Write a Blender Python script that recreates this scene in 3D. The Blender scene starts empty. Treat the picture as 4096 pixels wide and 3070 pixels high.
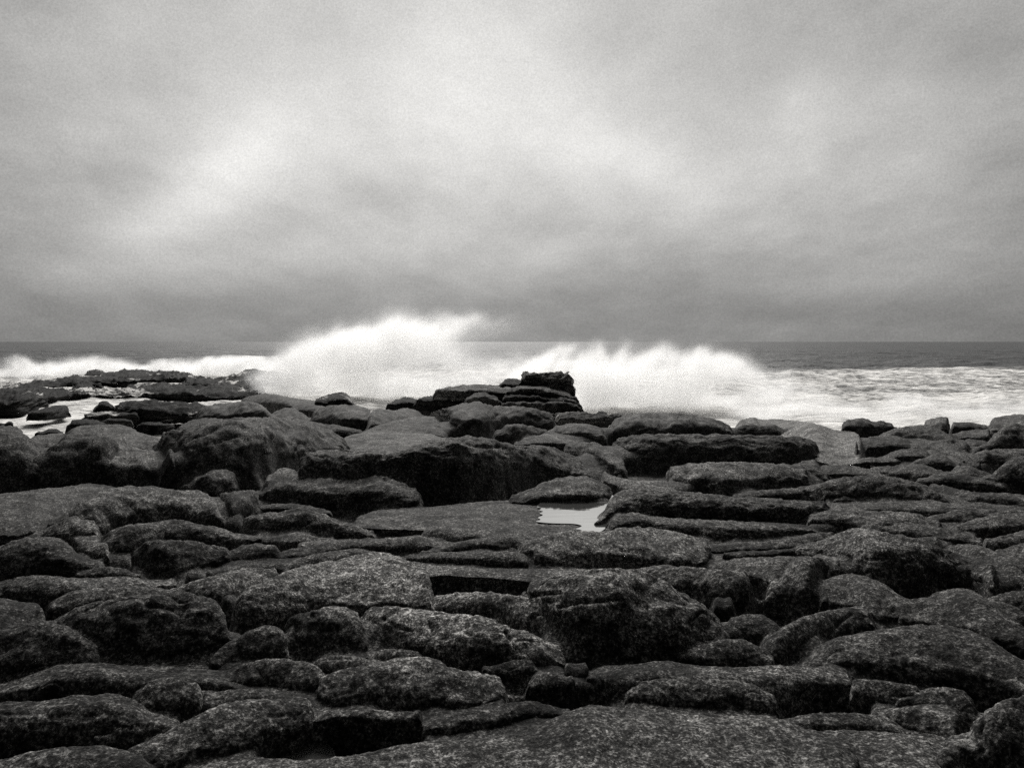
import bpy, math, random
import numpy as np

# ------------------------------------------------------------------ set-up
sc = bpy.context.scene
C = sc.collection
F, CX, HY, CAMZ = 1597.0, 1106.0, 738.0, 5.0     # focal length and horizon of the photograph, eye 5 m above the sea

# ------------------------------------------------------------------ noise
_rng = np.random.RandomState(7)
_perm = _rng.permutation(256).astype(np.int32)
_perm = np.concatenate([_perm, _perm, _perm])
_grad = _rng.normal(size=(256, 3)); _grad /= np.linalg.norm(_grad, axis=1)[:, None]
_grad = _grad.astype(np.float32) * 1.6

def noise(P):
    P = np.asarray(P, np.float32)
    I = np.floor(P).astype(np.int32); f = P - I
    I &= 255
    u = f * f * f * (f * (f * 6 - 15) + 10)
    r = 0
    for a in (0, 1):
        wa = u[..., 0] if a else 1 - u[..., 0]
        pa = _perm[(I[..., 0] + a) & 255]
        for b in (0, 1):
            wb = wa * (u[..., 1] if b else 1 - u[..., 1])
            pb = _perm[pa + ((I[..., 1] + b) & 255)]
            for c in (0, 1):
                w = wb * (u[..., 2] if c else 1 - u[..., 2])
                g = _grad[_perm[pb + ((I[..., 2] + c) & 255)]]
                r = r + w * (g[..., 0] * (f[..., 0] - a) + g[..., 1] * (f[..., 1] - b) + g[..., 2] * (f[..., 2] - c))
    return r

def fbm(P, octaves=4, gain=.5):
    s = 0; a = 1
    for k in range(octaves):
        s = s + a * noise(P * 2 ** k + 17.3 * k); a *= gain
    return s

def sstep(a, b, x):
    t = np.clip((x - a) / (b - a), 0, 1)
    return t * t * (3 - 2 * t)

# ------------------------------------------------------------------ the lie of the land: drop below the eye against distance
_GY = np.array([1.5, 2, 3, 5, 7.5, 12, 16, 20, 25, 32, 40, 48, 55, 70, 100, 200, 500.])
_GD = np.array([1.5, 1.55, 1.62, 1.7, 1.8, 2.0, 2.2, 2.45, 2.85, 3.5, 4.2, 4.6, 4.9, 5.05, 5.15, 5.3, 5.4])
_TY = np.exp(np.linspace(np.log(1.5), np.log(500), 600)); _TS = np.interp(_TY, _GY, _GD) / _TY

def ginv(s):
    return np.interp(-np.maximum(s, .012), -_TS, _TY)

# crops in which the outlines were measured: (left, top, right) in photograph pixels
CROPS = {1: (0, 1250, 1400), 2: (1300, 1250, 2700), 3: (2650, 1250, 4096), 4: (0, 1900, 1400), 5: (1300, 1900, 2700),
         6: (2650, 1900, 4096), 7: (0, 2400, 2048), 8: (2048, 2400, 4096), 9: (0, 1400, 900), 10: (1900, 1400, 2500),
         11: (1950, 1900, 2650)}

def pts(crop, s):
    x0, y0, x1 = CROPS[crop]
    k = (x1 - x0) / 2212.0
    out = []
    for q in s.split():
        a, b = q.split(',')
        out.append(((x0 + float(a) * k) * .54004, (y0 + float(b) * k) * .54004))
    return np.array(out)

# ------------------------------------------------------------------ object helpers
def tagit(o, label=None, cat=None, group=None, kind=None):
    if label: o['label'] = label
    if cat: o['category'] = cat
    if group: o['group'] = group
    if kind: o['kind'] = kind
    return o

def make_mesh(name, V, faces, mat, origin=None, smooth=True, parent=None):
    V = np.asarray(V, np.float32)
    if origin is None:
        origin = np.array([(V[:, 0].min() + V[:, 0].max()) / 2, (V[:, 1].min() + V[:, 1].max()) / 2, V[:, 2].min()])
    origin = np.asarray(origin, np.float64)
    me = bpy.data.meshes.new(name)
    faces = np.asarray(faces, np.int32)
    me.vertices.add(len(V)); me.vertices.foreach_set('co', (V - origin).astype(np.float32).ravel())
    k = faces.shape[1]
    me.loops.add(faces.size); me.loops.foreach_set('vertex_index', faces.ravel())
    me.polygons.add(len(faces)); me.polygons.foreach_set('loop_start', np.arange(0, faces.size, k, dtype=np.int32))
    me.update(calc_edges=True); me.validate()
    if smooth: me.polygons.foreach_set('use_smooth', np.ones(len(me.polygons), bool))
    me.materials.append(mat)
    o = bpy.data.objects.new(name, me); C.objects.link(o)
    o.location = origin
    if parent: o.parent = parent
    return o

def grid_faces(n, m):
    i = np.arange(n - 1)[:, None]; j = np.arange(m - 1)[None, :]
    a = (i * m + j).ravel()
    return np.stack([a, a + m, a + m + 1, a + 1], 1)

# ------------------------------------------------------------------ shader-node arithmetic
class Nd:
    """wraps a socket so that node maths can be written as formulas"""
    def __init__(s, t, k): s.t, s.k = t, k
    def _m(s, op, *o, clamp=False):
        n = s.t.nodes.new('ShaderNodeMath'); n.operation = op; n.use_clamp = clamp
        for i, q in enumerate((s,) + o):
            if isinstance(q, Nd): s.t.links.new(q.k, n.inputs[i])
            else: n.inputs[i].default_value = float(q)
        return Nd(s.t, n.outputs[0])
    def __add__(s, o): return s._m('ADD', o)
    __radd__ = __add__
    def __sub__(s, o): return s._m('SUBTRACT', o)
    def __rsub__(s, o): return (s * -1) + o
    def __mul__(s, o): return s._m('MULTIPLY', o)
    __rmul__ = __mul__
    def __truediv__(s, o): return s._m('DIVIDE', o)
    def pow(s, o): return s._m('POWER', o)
    def exp(s): return s._m('EXPONENT')
    def max(s, o): return s._m('MAXIMUM', o)
    def min(s, o): return s._m('MINIMUM', o)
    def abs(s): return s._m('ABSOLUTE')
    def clamp(s): return s._m('ADD', 0, clamp=True)
    def ss(s, a, b, lo=0., hi=1.):
        n = s.t.nodes.new('ShaderNodeMapRange'); n.interpolation_type = 'SMOOTHSTEP'
        s.t.links.new(s.k, n.inputs[0])
        for i, q in zip((1, 2, 3, 4), (a, b, lo, hi)):
            if isinstance(q, Nd): s.t.links.new(q.k, n.inputs[i])
            else: n.inputs[i].default_value = q
        return Nd(s.t, n.outputs[0])
    def mix(s, a, b):           # s = factor
        return s * (b - a) + a if isinstance(b, Nd) or isinstance(a, Nd) else s * (b - a) + a

def combine(t, x, y, z):
    n = t.nodes.new('ShaderNodeCombineXYZ')
    for i, q in enumerate((x, y, z)):
        if isinstance(q, Nd): t.links.new(q.k, n.inputs[i])
        else: n.inputs[i].default_value = q
    return n.outputs[0]

def tex_noise(t, vec, scale, detail=4, rough=.5, dist=0., lac=2.0):
    n = t.nodes.new('ShaderNodeTexNoise'); n.noise_dimensions = '3D'
    n.inputs['Scale'].default_value = scale; n.inputs['Detail'].default_value = detail
    n.inputs['Roughness'].default_value = rough; n.inputs['Distortion'].default_value = dist
    n.inputs['Lacunarity'].default_value = lac
    if vec is not None: t.links.new(vec, n.inputs['Vector'])
    return Nd(t, n.outputs[0])

def tex_voro(t, vec, scale, feature='F1', rand=1.):
    n = t.nodes.new('ShaderNodeTexVoronoi'); n.feature = feature
    n.inputs['Scale'].default_value = scale; n.inputs['Randomness'].default_value = rand
    t.links.new(vec, n.inputs['Vector'])
    return Nd(t, n.outputs[0])

def grey(t, v, tint=(1., .985, .955)):
    n = t.nodes.new('ShaderNodeCombineColor')
    for i in range(3): t.links.new((v * tint[i]).k, n.inputs[i])
    return n.outputs[0]

def new_mat(name):
    m = bpy.data.materials.new(name); m.use_nodes = True
    m.node_tree.nodes.clear()
    return m, m.node_tree

def out_surface(t, shader, disp=None):
    o = t.nodes.new('ShaderNodeOutputMaterial'); t.links.new(shader, o.inputs['Surface'])
    return o

def principled(t, col, rough, bump=None, bstr=1., bdist=.02, spec=.5):
    p = t.nodes.new('ShaderNodeBsdfPrincipled')
    if isinstance(col, tuple): p.inputs['Base Color'].default_value = col
    else: t.links.new(col, p.inputs['Base Color'])
    if isinstance(rough, Nd): t.links.new(rough.k, p.inputs['Roughness'])
    else: p.inputs['Roughness'].default_value = rough
    p.inputs['Specular IOR Level'].default_value = spec
    if bump is not None:
        b = t.nodes.new('ShaderNodeBump'); b.inputs['Strength'].default_value = bstr; b.inputs['Distance'].default_value = bdist
        t.links.new(bump.k, b.inputs['Height']); t.links.new(b.outputs[0], p.inputs['Normal'])
    return p

# ------------------------------------------------------------------ materials
def rock_material(name, base, spec, lichen=.5, strata=False, speck=1., wash=False):
    m, t = new_mat(name)
    g = t.nodes.new('ShaderNodeNewGeometry'); pos = g.outputs['Position']
    oi = t.nodes.new('ShaderNodeObjectInfo')
    sep = t.nodes.new('ShaderNodeSeparateColor'); t.links.new(oi.outputs['Color'], sep.inputs[0])
    tone = Nd(t, sep.outputs[0])
    big = tex_noise(t, pos, .8, 5, .6)
    mid = tex_noise(t, pos, 5., 6, .68)
    fine = tex_noise(t, pos, 48., 8, .8)
    grit = tex_noise(t, pos, 150., 4, .8)
    # mottled granite: dark weathering film broken by pale lichen crusts and feldspar specks
    blot = tex_noise(t, pos, 8., 4, .62)
    spA = tex_noise(t, pos, 36., 2.5, .6); spB = tex_noise(t, pos, 90., 2, .65)
    s_ = (big + -.5) * 1.6 + (mid + -.5) * 1.8 + (blot + -.5) * 2.4 + (spA + -.5) * 5.6 + (spB + -.5) * 6.0 + (grit + -.5) * 2.5
    v = (s_ * 1.3).max(-3.).min(1.6).exp() * base
    patch = (mid * .5 + big * .5).ss(.44, .58)
    crust = (spA * .5 + spB * .35 + blot * .15).ss(.57, .62) * patch
    v = v + crust * lichen * .26
    chips = tex_voro(t, pos, 48.).ss(.30, .16) * tex_noise(t, pos, 5., 5, .7).ss(.48, .58)
    v = v + chips * .20 * speck
    wx = tex_noise(t, pos, 2.2, 6, .7).ss(.52, .62, 1., .35)      # black film of old weed and algae in patches
    v = v * tone * wx
    h = mid * .5 + fine * .35 + grit * .10 + blot * .4 + spA * .35 + spB * .15
    if strata:
        sp = t.nodes.new('ShaderNodeSeparateXYZ'); t.links.new(pos, sp.inputs[0])
        z = Nd(t, sp.outputs[2]); x = Nd(t, sp.outputs[0]); y = Nd(t, sp.outputs[1])
        lay = tex_noise(t, combine(t, x * .25, y * .25, z * 5 + tex_noise(t, pos, .5, 3) * 2.), 1., 5, .65)
        v = v * lay.ss(.35, .62, .35, 1.5); h = h + lay * 2.5
    if wash:            # foam left by the last wave in the hollows of the reef
        sn = t.nodes.new('ShaderNodeSeparateXYZ'); t.links.new(g.outputs['Normal'], sn.inputs[0])
        ff = tex_noise(t, combine(t, x * .16, y * .10, z * .6), 1., 7, .68, .6).ss(.555, .60) * Nd(t, sn.outputs[2]).ss(.55, .85) * z.ss(1.9, .9)
        v = v + ff * .6
    p = principled(t, grey(t, v), .85, h, .9, .028 if not strata else .12, .1)
    out_surface(t, p.outputs[0])
    return m

M_ROCK = rock_material('granite', .056, .8, .8)
M_REEF = rock_material('wet_reef', .036, .5, .15, True, .1, True)
M_HEAD = rock_material('headland_rock', .06, .5, .2, True, .1)

def sea_material():
    m, t = new_mat('sea_water')
    g = t.nodes.new('ShaderNodeNewGeometry'); pos = g.outputs['Position']
    sp = t.nodes.new('ShaderNodeSeparateXYZ'); t.links.new(pos, sp.inputs[0])
    x, y, z = (Nd(t, sp.outputs[i]) for i in range(3))
    warp = combine(t, x * .05, y * .05, 0.)
    # foam belongs to the surf zone: it thins out seaward, ragged, drawn into lines along the shore
    edge = tex_noise(t, combine(t, x * .02, y * .01, 3.), 1., 4, .6)
    zone = (y + x * -.10 + edge * -70.).ss(112., 88.)
    veil = tex_noise(t, combine(t, x * .22 + 5., y * .11, 1.), 1., 7, .68, .8)
    lace = tex_noise(t, combine(t, x * .9, y * .45, 7.), 1., 8, .75, 1.2)
    near = y.ss(75., 50.)
    f = zone * (veil * .6 + lace * .4 + near * .20).ss(.33, .55)
    caps = tex_noise(t, combine(t, x * .05, y * .022, 9.), 1., 6, .7, .4).ss(.69, .74) * y.ss(900., 500.)
    f = (f.max(caps * .8)).clamp()
    chop = tex_noise(t, combine(t, x * .5, y * .5, 0.), 1., 6, .65) + tex_noise(t, combine(t, x * .07, y * .16, 2.), 1., 5, .6) * 5.
    hb = chop + f * lace * .5
    water = principled(t, (.075, .076, .077, 1), .5, hb, 1., .55, .08)
    water.inputs['IOR'].default_value = 1.33
    foam = principled(t, grey(t, (lace * .5 + veil * .5).ss(.34, .62, .42, .88)), .9, hb, .9, .5, .2)
    mx = t.nodes.new('ShaderNodeMixShader'); t.links.new(f.k, mx.inputs[0])
    t.links.new(water.outputs[0], mx.inputs[1]); t.links.new(foam.outputs[0], mx.inputs[2])
    out_surface(t, mx.outputs[0])
    return m

def pool_material():
    m, t = new_mat('pool_water')
    g = t.nodes.new('ShaderNodeNewGeometry'); pos = g.outputs['Position']
    sp = t.nodes.new('ShaderNodeSeparateXYZ'); t.links.new(pos, sp.inputs[0])
    x, y = Nd(t, sp.outputs[0]), Nd(t, sp.outputs[1])
    rip = tex_noise(t, combine(t, x * 2.5, y * 9., 0.), 1., 3, .5)
    p = principled(t, (.5, .5, .49, 1), .02, rip, .12, .012, 1.)
    p.inputs['Metallic'].default_value = .9
    out_surface(t, p.outputs[0])
    return m

M_SEA, M_POOL = sea_material(), pool_material()

def white_material():
    m, t = new_mat('white_fleck')
    g = t.nodes.new('ShaderNodeNewGeometry')
    v = tex_noise(t, g.outputs['Position'], 20., 3, .5).ss(.3, .7, .65, .8)
    out_surface(t, principled(t, grey(t, v), .7).outputs[0]); return m
M_WHITE = white_material()

# ------------------------------------------------------------------ rocks
def smooth_line(P, x, w):
    """outline height at columns x, rounded over w pixels"""
    P = P.copy()
    X = np.maximum.accumulate(P[:, 0] + np.arange(len(P)) * 1e-3)
    xs = np.linspace(x[0] - 40, x[-1] + 40, 900)
    Y = np.interp(xs, X, P[:, 1])
    k = max(1, int(w / (xs[1] - xs[0])))
    if k > 1:
        ker = np.hanning(2 * k + 1); ker /= ker.sum()
        Yp = np.pad(Y, k, mode='edge'); Y = np.convolve(Yp, ker, 'valid')
    return np.interp(x, xs, Y)

ROCKS = []; WV = {}
PX = {}

def rock(kind, crop, crest, base, label, sh=.5, k=.6, tone=1., cracks=(), style='round', lean=.8, deep=1., wob=1., Y=None,
         ext=1., cat='rock', group=None, rnd=1.):
    cr, ba = pts(crop, crest), pts(crop, base)
    # where a nearer rock hides an end, the rock runs on under it
    hcol = lambda X: np.interp(X, ba[:, 0], ba[:, 1]) - np.interp(X, cr[:, 0], cr[:, 1])
    hmax = max(hcol(q) for q in cr[:, 0])
    if ext:
        for side in (0, -1):
            ex, ey = cr[side]; h = hcol(ex)
            if h > .33 * hmax and h > 6:
                g = min(h, 70.) * ext; sg = -1 if side == 0 else 1
                add = [(ex + sg * g * .5, ey + h * .12), (ex + sg * g * 1.0, ey + h * .42), (ex + sg * g * 1.5, ey + h * .92)]
                cr = np.concatenate([np.array(add[::-1]), cr]) if side == 0 else np.concatenate([cr, np.array(add)])
    x0, x1 = cr[0, 0], cr[-1, 0]
    W = x1 - x0
    n = int(np.clip(W / 3.4, 22, 300))
    u = np.linspace(0, 1, n)
    u = .5 * u + .5 * (1 - np.cos(np.pi * u)) / 2
    x = x0 + W * u
    yc = smooth_line(cr, x, min(14, W * .05))
    yb = smooth_line(ba, x, min(30, W * .08))
    yb = np.maximum(yb, yc + 3)
    if isinstance(sh, str): ys = smooth_line(pts(crop, sh), x, 16)
    else: ys = yc + (yb - yc) * sh
    ys = np.clip(ys, yc + (yb - yc) * .10, yc + (yb - yc) * .93)
    sc_, ss_, sb_ = (yc - HY) / F, (ys - HY) / F, (yb - HY) / F
    if Y is None: Yf = ginv(sb_)
    elif isinstance(Y, str):
        yl = pts(crop, Y.replace(':', ',')); yv = [float(q.split(':')[1]) for q in Y.split()]
        Yf = np.interp(x, yl[:, 0], yv)
    else: Yf = Y + np.zeros(n)
    kk = max(3, n // 14)
    ker = np.hanning(2 * kk + 1); ker /= ker.sum()
    Yf = np.convolve(np.pad(Yf, kk, mode='edge'), ker, 'valid')
    zf = CAMZ - sb_ * Yf
    Ys = (Yf + lean * (CAMZ - zf)) / (1 + lean * ss_)
    zs = CAMZ - ss_ * Ys
    Yflat = (CAMZ - zs) / np.maximum(sc_, .004)
    wm = W / F * Yf.mean()
    dep = np.clip((Yflat - Ys) * k, .10 * wm, max(1.1 * wm, .3) * deep)
    dep = np.convolve(np.pad(dep, kk, mode='edge'), ker, 'valid')
    Yc = Ys + dep
    zc = CAMZ - sc_ * Yc
    H = np.maximum(zc - zf, .05); Hm = float(H.mean())
    back = np.maximum(dep * .45, .25 * H)
    foot = .35 * Hm + .25
    # rounded corners in plan and falling ends
    endw = np.clip(.9 * Hm / max(wm, .01), .07, .30 if W > 110 else .42) * rnd
    q = np.clip(1 - np.minimum(u, 1 - u) / endw, 0, 1)
    e = np.where(q > 0, .55 * q ** 2 + .45 * (1 - np.sqrt(np.clip(1 - q * q, 0, 1))), 0)
    hr = (yb - yc) / (yb - yc).max()
    lim = np.where(u < .5, .85 if hr[0] < .35 else .3, .85 if hr[-1] < .35 else .3)
    tot = Yc + back - Yf
    fr = zs - zf
    cp = [(Yf + .25 * H, zf - foot), (Yf, zf - .25 * fr), (Yf + lean * .15 * fr, zf + .55 * fr), (Ys - .05 * dep, zs + .10 * (zc - zs) + .06 * H),
          (Ys + .62 * dep, zc + .10 * H * rnd), (Yc + .35 * back, zc + .02 * H), (Yc + back, zc - .5 * H), (Yc + back * 1.1, zf - foot)]
    A = np.array([np.stack([a + e * tot * (.5 - i / 7.) * .7, b - e * (b - (zf - foot)) * .9], -1) for i, (a, b) in enumerate(cp)])  # rows, n, 2
    it = 3 if W > 120 else 2
    for _ in range(it):
        B = np.empty((2 * len(A), n, 2)); B[0] = A[0]; B[-1] = A[-1]
        B[1:-1:2] = .75 * A[:-1] + .25 * A[1:]; B[2:-1:2] = .25 * A[:-1] + .75 * A[1:]
        A = B
    if W > 450 and it == 3:
        B = np.empty((2 * len(A) - 1, n, 2)); B[::2] = A; B[1::2] = (A[:-1] + A[1:]) / 2; A = B
    m = len(A)
    YY = A[..., 0].T; ZZ = A[..., 1].T                       # n, m
    XX = ((x - CX) / F)[:, None] * YY
    V = np.stack([XX, YY, ZZ], -1)
    scale = min(Hm * 1.2, wm * .4)
    seed = len(ROCKS) * 3.17
    def normals(V):
        dv = np.gradient(V, axis=0); du = np.gradient(V, axis=1)
        N = np.cross(dv, du); N /= np.linalg.norm(N, axis=-1, keepdims=True) + 1e-9
        return N
    N = normals(V)
    if N[n // 2, m // 2, 2] < 0: N = -N
    sq = np.array([1, 1, 1.6]) if style == 'round' else np.array([.6, .6, 3.])
    P = V * sq
    d = fbm(P / max(scale, .15) + seed, 3) * .12 * scale * wob
    d += noise(P / max(scale * .4, .1) + seed + 9) * .035 * scale * wob
    # shallow creases
    rg = np.abs(noise(P / max(scale * .8, .2) + seed + 31))
    d -= np.exp(-(rg / .05) ** 2) * .05 * scale * wob
    if style == 'slab':
        st = fbm(np.stack([XX * .35, YY * .35, ZZ * 4.5], -1) + seed, 3, .6)
        d += np.round(st * 4) / 4 * .30 * min(1., Hm) * wob + fbm(V * 1.4 + seed, 4, .6) * .26 * min(1., Hm) * wob
    V = V + N * d[..., None]
    # keep the skyline of the rock where the eye sees it
    s_act = ((CAMZ - V[..., 2]) / V[..., 1]).min(1)
    body = q < lim
    corr = np.where(body, (s_act - sc_) * (1 - q * q), 0)
    corr = np.convolve(np.pad(corr, 4, mode='edge'), np.ones(9) / 9, 'valid')
    V[..., 2] += np.clip(corr, -.2, .2)[:, None] * V[..., 1] * sstep(0, .5, (V[..., 2] - (zf - foot)[:, None]) / (Hm + foot))
    # cracks worn along traced lines
    N = normals(V)
    if N[n // 2, m // 2, 2] < 0: N = -N
    for ck in cracks:
        cw = 3.2; cdp = .12
        L = pts(crop, ck)
        px = CX + F * V[..., 0] / V[..., 1]; py = HY + F * (CAMZ - V[..., 2]) / V[..., 1]
        dm = np.full(px.shape, 1e9)
        for (ax, ay), (bx, by) in zip(L[:-1], L[1:]):
            l2 = (bx - ax) ** 2 + (by - ay) ** 2 + 1e-6
            tt = np.clip(((px - ax) * (bx - ax) + (py - ay) * (by - ay)) / l2, 0, 1)
            dm = np.minimum(dm, np.hypot(px - ax - tt * (bx - ax), py - ay - tt * (by - ay)))
        V = V - N * (np.exp(-(dm / cw) ** 2) * cdp * scale * .8)[..., None]
    # weathered skin
    am = np.clip(V[..., 1] * .0009, .003, .03)
    V = V + N * ((fbm(V / (am[..., None] * 7), 3, .6)) * am * .9 * (1.6 if style == 'slab' else 1.))[..., None]
    Vf = V.reshape(-1, 3)
    fc = grid_faces(n, m)
    # close both ends and the underside
    k0 = len(Vf)
    ends = np.array([V[0].mean(0), V[-1].mean(0)])
    Vf = np.concatenate([Vf, ends])
    tri = []
    for col, c in ((0, k0), (n - 1, k0 + 1)):
        for j in range(m - 1):
            a, b = col * m + j, col * m + j + 1
            tri.append((a, b, c, c) if col == 0 else (b, a, c, c))
    under = np.stack([np.arange(n - 1) * m, np.arange(n - 1) * m + m - 1, np.arange(1, n) * m + m - 1, np.arange(1, n) * m], 1)
    faces4 = np.concatenate([fc, under])
    tr = np.array([t_[:3] for t_ in tri])
    o = mixed_mesh(kind, Vf, faces4, tr, (M_REEF if kind == 'reef_rock' else M_HEAD) if style == 'slab' else M_ROCK)
    if kind == 'reef_rock': tone *= .55
    tn = float(np.clip(tone, .42 if kind == 'reef_rock' else .72, 1.6))     # the stone's own paleness, with some shade painted into the low tones
    o.color = (tn, tn, tn, 1)
    tagit(o, label, cat, group, 'thing')
    ROCKS.append(o); WV[o.name] = V
    return o

def mixed_mesh(name, V, quads, tris, mat):
    org = np.array([(V[:, 0].min() + V[:, 0].max()) / 2, (V[:, 1].min() + V[:, 1].max()) / 2, V[:, 2].min()])
    me = bpy.data.meshes.new(name)
    me.vertices.add(len(V)); me.vertices.foreach_set('co', (V - org).astype(np.float32).ravel())
    loops = np.concatenate([quads.ravel(), tris.ravel()]).astype(np.int32)
    ls = np.concatenate([np.arange(len(quads)) * 4, len(quads) * 4 + np.arange(len(tris)) * 3]).astype(np.int32)
    me.loops.add(len(loops)); me.loops.foreach_set('vertex_index', loops)
    me.polygons.add(len(ls)); me.polygons.foreach_set('loop_start', ls)
    me.update(calc_edges=True); me.validate()
    me.polygons.foreach_set('use_smooth', np.ones(len(me.polygons), bool))
    me.materials.append(mat)
    o = bpy.data.objects.new(name, me); C.objects.link(o); o.location = org
    return o
# ================================================================== the reef, far to near
G_REEF = None
rock('reef_rock', 9, '-100,350 0,325 60,325 120,308 150,300 200,320 240,335 300,310 380,283 520,290 640,262 740,236 800,250 850,255', '-100,430 400,385 850,385', 'low black reef ledge in front of the surf at the far left edge', style='slab', tone=.8)
rock('reef_rock', 9, '845,250 860,205 930,187 985,190 1000,205 1060,215 1090,245', '845,300 1090,300', 'small flat topped black block standing on the skyline of the left reef', style='slab', tone=.8)
rock('reef_rock', 9, '830,255 1000,240 1100,212 1180,195 1290,184 1400,190 1470,200 1560,207 1600,190 1620,205 1740,200 1830,212 1900,240 1950,255 1980,262', '830,372 1250,368 1500,325 1900,360', 'long black slab forming the outer skyline of the left reef', style='slab', tone=.8)
rock('reef_rock', 1, '1290,412 1440,400 1452,390 1530,377 1560,362 1610,352 1680,372 1735,365 1770,400 1740,440', '1290,440 1500,470 1740,480', 'jagged reef rock half veiled by the foot of the big plume', style='slab', tone=1.3)
rock('reef_rock', 9, '-100,400 0,385 60,380 150,360 300,345 400,350 450,372 600,372 690,395 740,350 780,322 850,318 900,360 940,372', '-100,600 200,600 350,570 500,520 700,495 940,480', 'broad black reef platform left of the white cascade', style='slab', tone=.75)
rock('reef_rock', 9, '900,400 960,372 1060,385 1200,378 1250,345 1350,352 1450,325 1600,312 1700,332 1900,345 2000,350 2100,330 2300,345 2450,380', '900,480 1200,490 1500,490 1900,520 2450,500', 'broad black reef platform below the long skyline slab', style='slab', tone=.75)
rock('reef_rock', 1, '1200,425 1300,410 1400,425 1500,432 1600,425 1650,450 1665,490 1600,510', '1200,480 1500,520 1600,535', 'dark sloping reef slab beside the base of the left plume', style='slab', tone=.9)
rock('reef_rock', 9, '320,600 380,585 430,572 520,545 600,538 660,550 640,580 700,590', '320,640 450,642 700,610', 'small dark reef rock amid the foaming cascade', style='slab', tone=.8)
rock('reef_rock', 9, '960,545 985,508 1040,500 1075,512 1090,545', '960,575 1090,580', 'knob of black reef rock at the top of the cascade', style='slab', tone=.8)
rock('reef_rock', 9, '1115,570 1150,540 1200,510 1280,492 1500,490 1700,510 1900,515 1960,518 2000,530', '1115,610 1150,652 1600,662 1930,655 2000,640', 'steep black reef wall above the calm strip of foam', style='slab', tone=.7)
rock('reef_rock', 9, '810,645 880,615 1000,603 1100,602 1160,612 1340,600 1372,635', '810,668 1000,665 1372,662', 'low black reef rock at the foot of the cascade', style='slab', tone=.8)
rock('reef_rock', 9, '640,745 720,692 830,675 950,685 1010,705 1060,722', '640,752 800,748 1060,735', 'flat dark skerry just behind the low boulder with the pale top', style='slab', tone=1.1)
rock('reef_rock', 9, '980,695 1080,672 1200,675 1290,688 1310,702', '980,708 1310,710', 'thin dark skerry in the calm strip of foam', style='slab', tone=1.0)
rock('reef_rock', 9, '1340,732 1400,712 1500,705 1600,718 1720,732', '1340,748 1500,757 1720,745', 'narrow skerry awash right of the low boulders', style='slab', tone=1.0)
rock('reef_rock', 9, '330,822 420,795 480,775 570,778 600,800 640,815', '330,834 640,835', 'small black skerry in foam behind the far left boulder', style='slab', tone=.7)
rock('reef_rock', 9, '-100,722 0,715 60,712 100,700 140,722', '-100,735 140,738', 'tiny black skerry at the left picture edge', style='slab', tone=.7)
# ---- centre: ledges and the headland
rock('reef_rock', 2, '-70,560 -60,545 0,525 60,508 110,500 145,515 165,555 200,580', '-70,575 0,582 200,590', 'spiky black rock in spray right of the big plume foot', style='slab', tone=.6, Y=47)
rock('reef_rock', 2, '385,575 430,562 470,545 500,533 560,540 620,560', '385,588 620,600', 'low dark ledge end left of the headland', style='slab', tone=.8, Y=44)
rock('reef_rock', 2, '560,556 620,532 700,525 760,505 830,520 900,535 980,550', '560,580 700,590 980,600', 'dark stepped ledge leading up to the headland', style='slab', tone=.9, Y=41.5)
rock('headland_rock', 10, '330,520 400,470 440,440 500,415 570,430 600,415 640,440', '330,560 640,560', 'rough hump on the left shoulder of the headland block', style='slab', tone=.8, deep=.6, Y=43.5, wob=.8)
rock('headland_rock', 10, '620,450 640,400 690,370 720,345 745,322 860,328 1000,335 1100,325 1190,318 1230,328 1380,335 1390,355 1440,385 1468,430 1472,500 1468,640 1480,680', '620,560 900,640 1480,720', 'tall square cut block crowning the dark headland', style='slab', rnd=.4, sh='620,480 800,365 1000,370 1250,370 1300,400 1480,460', tone=1.5, lean=.12, deep=.6, k=.3, Y=42, wob=.8)
rock('headland_rock', 10, '-520,570 -400,545 -200,515 0,500 150,512 350,520 460,512 560,540 620,590', '-520,640 0,680 620,700', 'smooth sloping back of the headland left of its block', style='slab', wob=.6, sh='-520,600 0,580 620,620', tone=1.25, Y=41)
rock('headland_rock', 10, '440,610 560,560 700,510 800,492 900,500 1000,515 1100,540 1200,580 1300,590 1370,630 1440,680', '440,650 800,660 1440,750', 'pale sloping ledge under the headland block', style='slab', sh='440,620 700,565 950,570 1150,600 1440,700', tone=1.3, lean=.1, wob=.6, Y=40.5)
rock('headland_rock', 10, '390,690 430,665 600,655 800,652 1000,660 1120,665 1300,690 1440,720 1480,770', '390,740 800,780 1480,860', 'dark middle shelf of the headland', style='slab', sh=.25, tone=.95, lean=.1, Y=39.8, wob=.8)
rock('headland_rock', 10, '-150,720 0,640 60,615 150,625 250,670 330,700 380,740 420,760', '-150,760 100,780 420,790', 'rounded dark hump left of the headland shelf', style='slab', sh=.35, tone=.8, Y=39.2, wob=.8)
rock('headland_rock', 10, '340,800 500,770 800,760 1050,770 1300,750 1440,790 1540,825 1545,860 1500,880', '340,850 1000,900 1200,930 1500,900', 'black undercut foot of the headland', style='slab', sh=.15, tone=.55, lean=.1, Y=38.8, wob=.8)
rock('rock_ledge', 10, '1100,950 1180,930 1280,935 1440,880 1560,890 1650,930 1700,935 1820,930 1900,940 2212,940 2330,930', '1100,1060 1500,1060 2330,1100', 'flat dark ledge stretching right from the headland', style='slab', sh='1100,975 1500,975 2330,975', tone=1.1, lean=.1, Y=37)
rock('reef_rock', 10, '1790,925 1840,905 1880,895 1930,920 1960,935', '1790,945 1960,945', 'tiny black pinnacle in spray right of the headland', style='slab', tone=.5, Y=41)

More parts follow.
